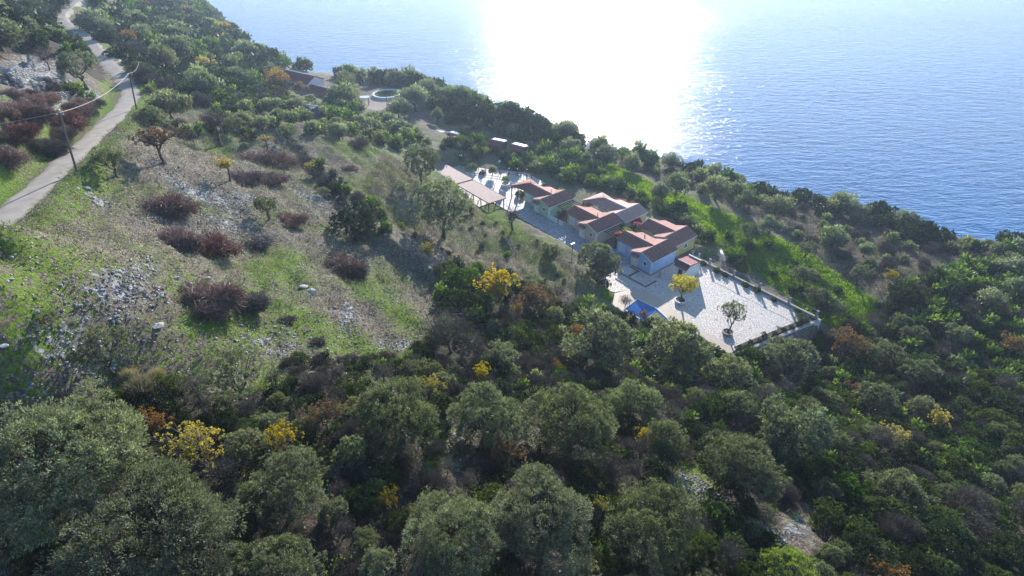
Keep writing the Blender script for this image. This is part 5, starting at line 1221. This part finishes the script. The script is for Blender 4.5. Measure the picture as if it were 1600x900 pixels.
r=empty('tank',W(-3.6,17.6,-1.3),ROTL+.9,'long pale blue grey pipe lying behind the yellow cottage','pipe'); MB().tube([(-1.4,0,.3),(1.2,0,.9)],.26,10).build('pipe',M['shutter'],r,smooth=True); MB().tube([(1.2,0,.9),(1.5,0,.97)],.3,10).build('cap',M['white'],r)
r=empty('statuette',W(-1.3,1.0,.05),ROTL,'small pale stone urn at the corner of the blue cottage','urn'); MB().lathe([(.2,0),(.2,.15),(.1,.2),(.12,.5),(.2,.7),(.16,.95),(.06,1.05),(.1,1.15),(0,1.25)],10).build('urn',M['stonewall'],r,smooth=True); MB().box(-.25,.25,-.25,.25,-.05,.003).build('plinth',M['stonewall'],r)
# pool
r=empty('swimming_pool',W(-8,-9.6,.05),ROTL,'blue swimming pool mostly hidden behind olives, in the shade','pool')
pool=[(2.1,4.6),(2.5,.8),(1.6,-2.6),(-1.9,-3.3),(-1.9,4.1)]
def poly_prism(pts,z0,z1):
    n=len(pts); return MB().add([(x,y,z0) for x,y in pts]+[(x,y,z1) for x,y in pts],[tuple(range(n,2*n)),tuple(range(n-1,-1,-1))]+[(i,(i+1)%n,n+(i+1)%n,n+i) for i in range(n)])
poly_prism(pool,-.3,.035).build('water',M['pool'],r)
cp_=[]
for i in range(5):
    a=Vector((*pool[i],.05)); b2=Vector((*pool[(i+1)%5],.05)); MB().tube([a,b2],.10,6).build('coping',M['white'],r)
MB().tube([(1.7,.3,.06),(-1.8,.0,.06)],.05,5).build('lane_rope',M['white'],r)
r=empty('umbrella',W(-4.8,-11.4,.05),.3,'bare wooden sunshade frame hidden by dry branches at the pool','sunshade'); MB().tube([(0,0,0),(0,0,2.4)],.05,6).build('pole',M['wood'],r)
for k in range(8):
    a=k*math.pi/4; MB().tube([(0,0,2.4),(1.3*math.cos(a),1.3*math.sin(a),1.95)],.03,4).build('rib',M['greybark'],r)
for s,t,k,d,l in ((-3.8,-11.2,'bare',2.6,'dry reddish climber over the sunshade at the pool'),(-8.2,-12.0,'orange',2.0,'orange-leaved bush at the near edge of the pool'),(1.5,-10.6,'dark',2.4,'dark cypress like bush at the head of the pool terrace')):
    p=W(s,t,0); put_tree(k,p[0],p[1],float(zg(p[0],p[1])),d,l,zs=1.3)
for i,(s_,t_) in enumerate(((-25.0,9.2),(-24.6,7.4),(-24.3,5.8),(-23.7,4.4),(-23.4,2.2),(-22.9,-1.2),(-22.4,-4.0))):
    o=link('bed_shrub',PROTO['maquis' if i%2 else 'dark'][1][i%3][1]); o.location=W(s_,t_,.05); o.scale=(.17,.19,.13); tag(o,'low green growth in the strip of planting along the near courtyard edge','plant','low plants in the courtyard bed')
# hedge rows of evergreens behind the cottages come from the garden area above

# ---------------------------------------------------------------- utility poles and cables
def upole(u,v,top,label,arm=True,lean=0.0,rad=.13,h=None):
    p=gp(u,v); 
    if h is None:
        h=3.
        for hh_ in np.arange(3,12,.05):
            if proj(p[0],p[1],p[2]+hh_)[1]<=top[1]: h=hh_; break
    # the real pole leans a little: find the lean from the sighted top
    U2,_,D2=proj(p[0],p[1],p[2]+h); dx=(top[0]-U2)*D2/FPX; dx=max(-1.2,min(1.2,dx))
    r=empty('utility_pole',tuple(p),0,label,'utility pole','wooden utility poles'); MB().tube([(0,0,-.3),(dx*.5,0,h*.5),(dx,0,h)],[rad,rad*.85,rad*.7],8).build('pole',M['pole'],r)
    if arm: MB().box(dx-.45,dx+.45,-.05,.05,h-.35,h-.25).build('crossarm',M['pole'],r); MB().tube([(dx-.35,0,h-.25),(dx-.35,0,h-.1)],.04,6).build('insulator',M['globe'],r); MB().tube([(dx+.35,0,h-.25),(dx+.35,0,h-.1)],.04,6).build('insulator',M['globe'],r)
    return np.array([p[0]+dx,p[1],p[2]+h])
t1=upole(120,270,(94,176),'nearest wooden utility pole at the right side of the road')
t2=upole(213,171,(202,114),'second wooden utility pole, at the bend where the road narrows')
t3=upole(225,122,(217,96),'third wooden utility pole, farthest along the road')
t4=upole(410,176,(400,132),'wooden pole at the edge of the olive grove, left one of two')
t5=upole(412,168,(409,140),'thinner wooden pole beside the one at the olive grove',False)
t6=upole(605,177,(603,140),'thin pole standing before the round flower bed',False,rad=.10)
t7=upole(572,222,(571,193),'dark pole on the open slope, right one of a pair')
t8=upole(568,226,(567,197),'pale thin pole on the open slope, left one of a pair',False,rad=.08)
t9=upole(380,137,(377,119),'lamp pole with white lamps beside the dirt track',False,rad=.07)
def cable(a,b2,sag,label,r_=.03):
    a=np.array(a);b2=np.array(b2); sag*=.5; r_*=.42
    pts=[tuple(a+(b2-a)*k/14-np.array([0,0,sag*4*(k/14)*(1-k/14)])) for k in range(15)]
    tag(MB().tube(pts,r_,5).build('cable',M['wire']),label,'cable','overhead cables')
cable(t1,t1+np.array([-22,-22,2.]),1.2,'pale overhead cable running left from the nearest utility pole',.045)
cable(t1,t2,1.6,'pale overhead cable between the two nearest utility poles',.045)
cable(t2,t3,1.2,'short overhead cable at the road bend',.04)
cable(t4,t7,1.5,'thin cable from the olive grove pole towards the slope pole',.02)

# ---------------------------------------------------------------- far house, sheds, gravel square
def px_gable(name,a,b2,zr,ze,zb,half,label,wall,tile,cat='house',over=.3,parts=True,group=None):
    A=up(a[0],a[1],zr)[:2]; B=up(b2[0],b2[1],zr)[:2]; d=B-A; ln=np.hypot(*d); ang=math.atan2(d[1],d[0])
    r=empty(name,(A[0],A[1],zb),ang,label,cat,group)
    gable_vol(.2,ln-.2,-half+.3,half-.3,-2,ze-zb,zr-zb-.12,'x',wall,r)
    roof_slab((0,-half,ze-zb),(ln,-half,ze-zb),(0,0,zr-zb),(ln,0,zr-zb),tile,r,pitch=.4,course=.8); roof_slab((0,half,ze-zb),(ln,half,ze-zb),(0,0,zr-zb),(ln,0,zr-zb),tile,r,pitch=.4,course=.8)
    ridge_cap((-.05,0,zr-zb+.06),(ln+.05,0,zr-zb+.06),M['sheet'],r,.16); return r,ln  # pale ridge cap; on the sheds it is part of the painted glare
h1,l1=px_gable('house',(446,109),(492,119),53.3,51.6,48.3,3.6,'far white house with a long purple-red roof above the grove',M['white'],M['tiledark'])
for x in (3,7,11): 
    f=MB().box(x-.6,x+.6,-3.36,-3.30,1,2.3).build('window',M['glass'],h1); MB().box(x-.7,x+.7,-3.40,-3.361,.9,.99).build('sill',M['white'],h1)
MB().box(1.0,1.25,-3.5,-3.25,-1,3).build('post',M['white'],h1)
h2,l2=px_gable('house',(468,127),(517,139),51.2,49.6,47.6,3.4,'lower far house wing with purple-red roof and pale gable, in front of the white house',M['white'],M['tiledark'])
MB().box(l2-.17,l2-.12,-.9,.9,.2,1.9).build('door',M['wood'],h2)
for a,b2,lab in (((664,203),(692,208),'low far shed with painted ridge glare, leftmost of the four along the garden'),((701,207),(717,211),'low far shed with painted ridge glare, second from left along the garden'),((768,218),(788,222),'low shed with dark front near the diagonal struts, left of the last one'),((800,225),(820,230),'rightmost low shed with painted ridge glare along the garden')):
    s_,l_=px_gable('shed',a,b2,47.6,47.0,45.0,2.2,lab,M['wood'],M['tiledark'],'shed',group='low garden sheds')
    MB().box(.1,l_-.1,.0,1.5,2.54,2.66).build('roof_glare',M['sheet'],s_);  # white strip standing in for sun glare on the far slope
p=up(795,228,46); r=empty('strut_frame',(p[0],p[1],43.5),.2,'pair of crossed pale struts leaning on the low shed','frame'); MB().tube([(-3.5,-1,.2),(.4,0,3.2)],.07,5).build('strut',M['greybark'],r); MB().tube([(1.6,-1,.2),(0,0,3.25)],.07,5).build('strut',M['greybark'],r)
# dark cabin among olives
p=gp(482,183); r=empty('cabin',tuple(p),-.35,'navy blue cabin with a pale round panel among the olives','cabin')
MB().box(-2.6,2.6,-1.2,1.2,.2,2.6).build('wall',M['navy'],r,bev=.08); MB().box(-2.7,2.7,-1.35,1.35,2.603,2.72).build('roof',M['metal'],r); MB().box(-2.7,2.7,1.2,1.38,2.723,2.80).build('roof_trim',M['sheet'],r); MB().lathe([(0,-.02),(.95,-.02),(.9,.1),(0,.12)],16).build('round_panel',M['shutter'],r).matrix_local=Matrix.Translation((.6,-1.21,1.25))@Matrix.Rotation(R(90),4,'X'); MB().box(1.9,2.4,-1.24,-1.203,.9,2.2).build('window',M['glass'],r)
# tarpaulins
for u,v,mt,l in ((581,192,'sheet','white plastic sheet lying in the garden below the gravel square'),(624,199,'aqua','pale green plastic sheet in the garden below the gravel square')):
    p=gp(u,v); r_=random.Random(u); mb=MB(); vs=[];n=7
    for j in range(5):
        for i in range(n): vs.append((-2.2+4.4*i/(n-1),-1.1+2.2*j/4,.35+r_.uniform(-.1,.15)))
    mb.add(vs,[(j*n+i,j*n+i+1,(j+1)*n+i+1,(j+1)*n+i) for j in range(4) for i in range(n-1)]); o=mb.build('plastic_sheet',M[mt]); o.location=(p[0],p[1],p[2]+.9); tag(o,l,'sheet')
# round bed on the gravel square
c=up(605,149,48.); r=empty('flower_bed',(c[0],c[1],48.0),0,'round flower bed with a white ring wall on the far gravel square','flower bed')
MB().lathe([(4.75,-.2),(4.75,.6),(4.7,.68),(4.15,.68),(4.1,.6),(4.1,-.2)],48).build('ring_wall',M['white'],r); MB().lathe([(4.09,.3),(0,.4)],32).build('soil',M['soil'],r)
o=replicate('bed_plants',cloud(701,45,.35,.16,k=6,Hh=.5,zc=.3,rc=.45),[(4*math.sqrt(q)*math.cos(a),4*math.sqrt(q)*math.sin(a)*.98,.3,RNG.uniform(.4,.8),RNG.uniform(.4,.7),a) for q,a in [(RNG.random()*.85,RNG.uniform(0,6.28)) for _ in range(70)]],M['maquis']); o.parent=r
for u,v,h,l in ((568,163,2.2,'small open wooden shelter with pale flat roof on the gravel square'),):
    p=gp(u,v); r=empty('garden_shelter',tuple(p),.1,l,'shelter'); MB().box(-1.9,1.9,-1.1,1.1,2.2,2.32).build('roof',M['sheet'],r)
    for a in (-1.7,1.7):
        for b2 in (-.9,.9): MB().box(a-.08,a+.08,b2-.08,b2+.08,-.1,2.2).build('post',M['wood'],r)
p=gp(627,157); r=empty('bench',tuple(p),.1,'small white bench beside the round flower bed','bench'); MB().box(-.9,.9,-.3,.3,.4,.5).build('seat',M['white'],r); MB().box(-.8,-.65,-.25,.25,0,.4).build('leg',M['white'],r); MB().box(.65,.8,-.25,.25,0,.4).build('leg',M['white'],r)
p=gp(607,128); r=empty('slide',tuple(p),.5,'white tapering slab standing behind the flower bed near the shore','slab'); MB().box(-.5,.5,-2.2,2.2,.2,.5).build('slab',M['white'],r); MB().box(-.2,.2,-.2,.2,-.3,.2).build('foot',M['stonewall'],r)
# ---------------------------------------------------------------- air
m,nt,b=newmat('air'); nt.nodes.remove(b); pv=N(nt,'ShaderNodeVolumePrincipled'); pv.inputs['Color'].default_value=(.62,.78,1,1); pv.inputs['Density'].default_value=HAZE_DENS; pv.inputs['Anisotropy'].default_value=.45
nt.links.new(pv.outputs[0],nt.nodes['Material Output'].inputs['Volume'])
if HAZE_DENS>0: MB().box(-9500,9500,-2500,9500,-16,114).build('haze',m)['kind']='stuff'
print('objects',len(scene.objects),'cand',len(cand),'rest',len(rest),cnt,(n0,n1,n2,n3,n4,n5,n6,n7,n8,n9))
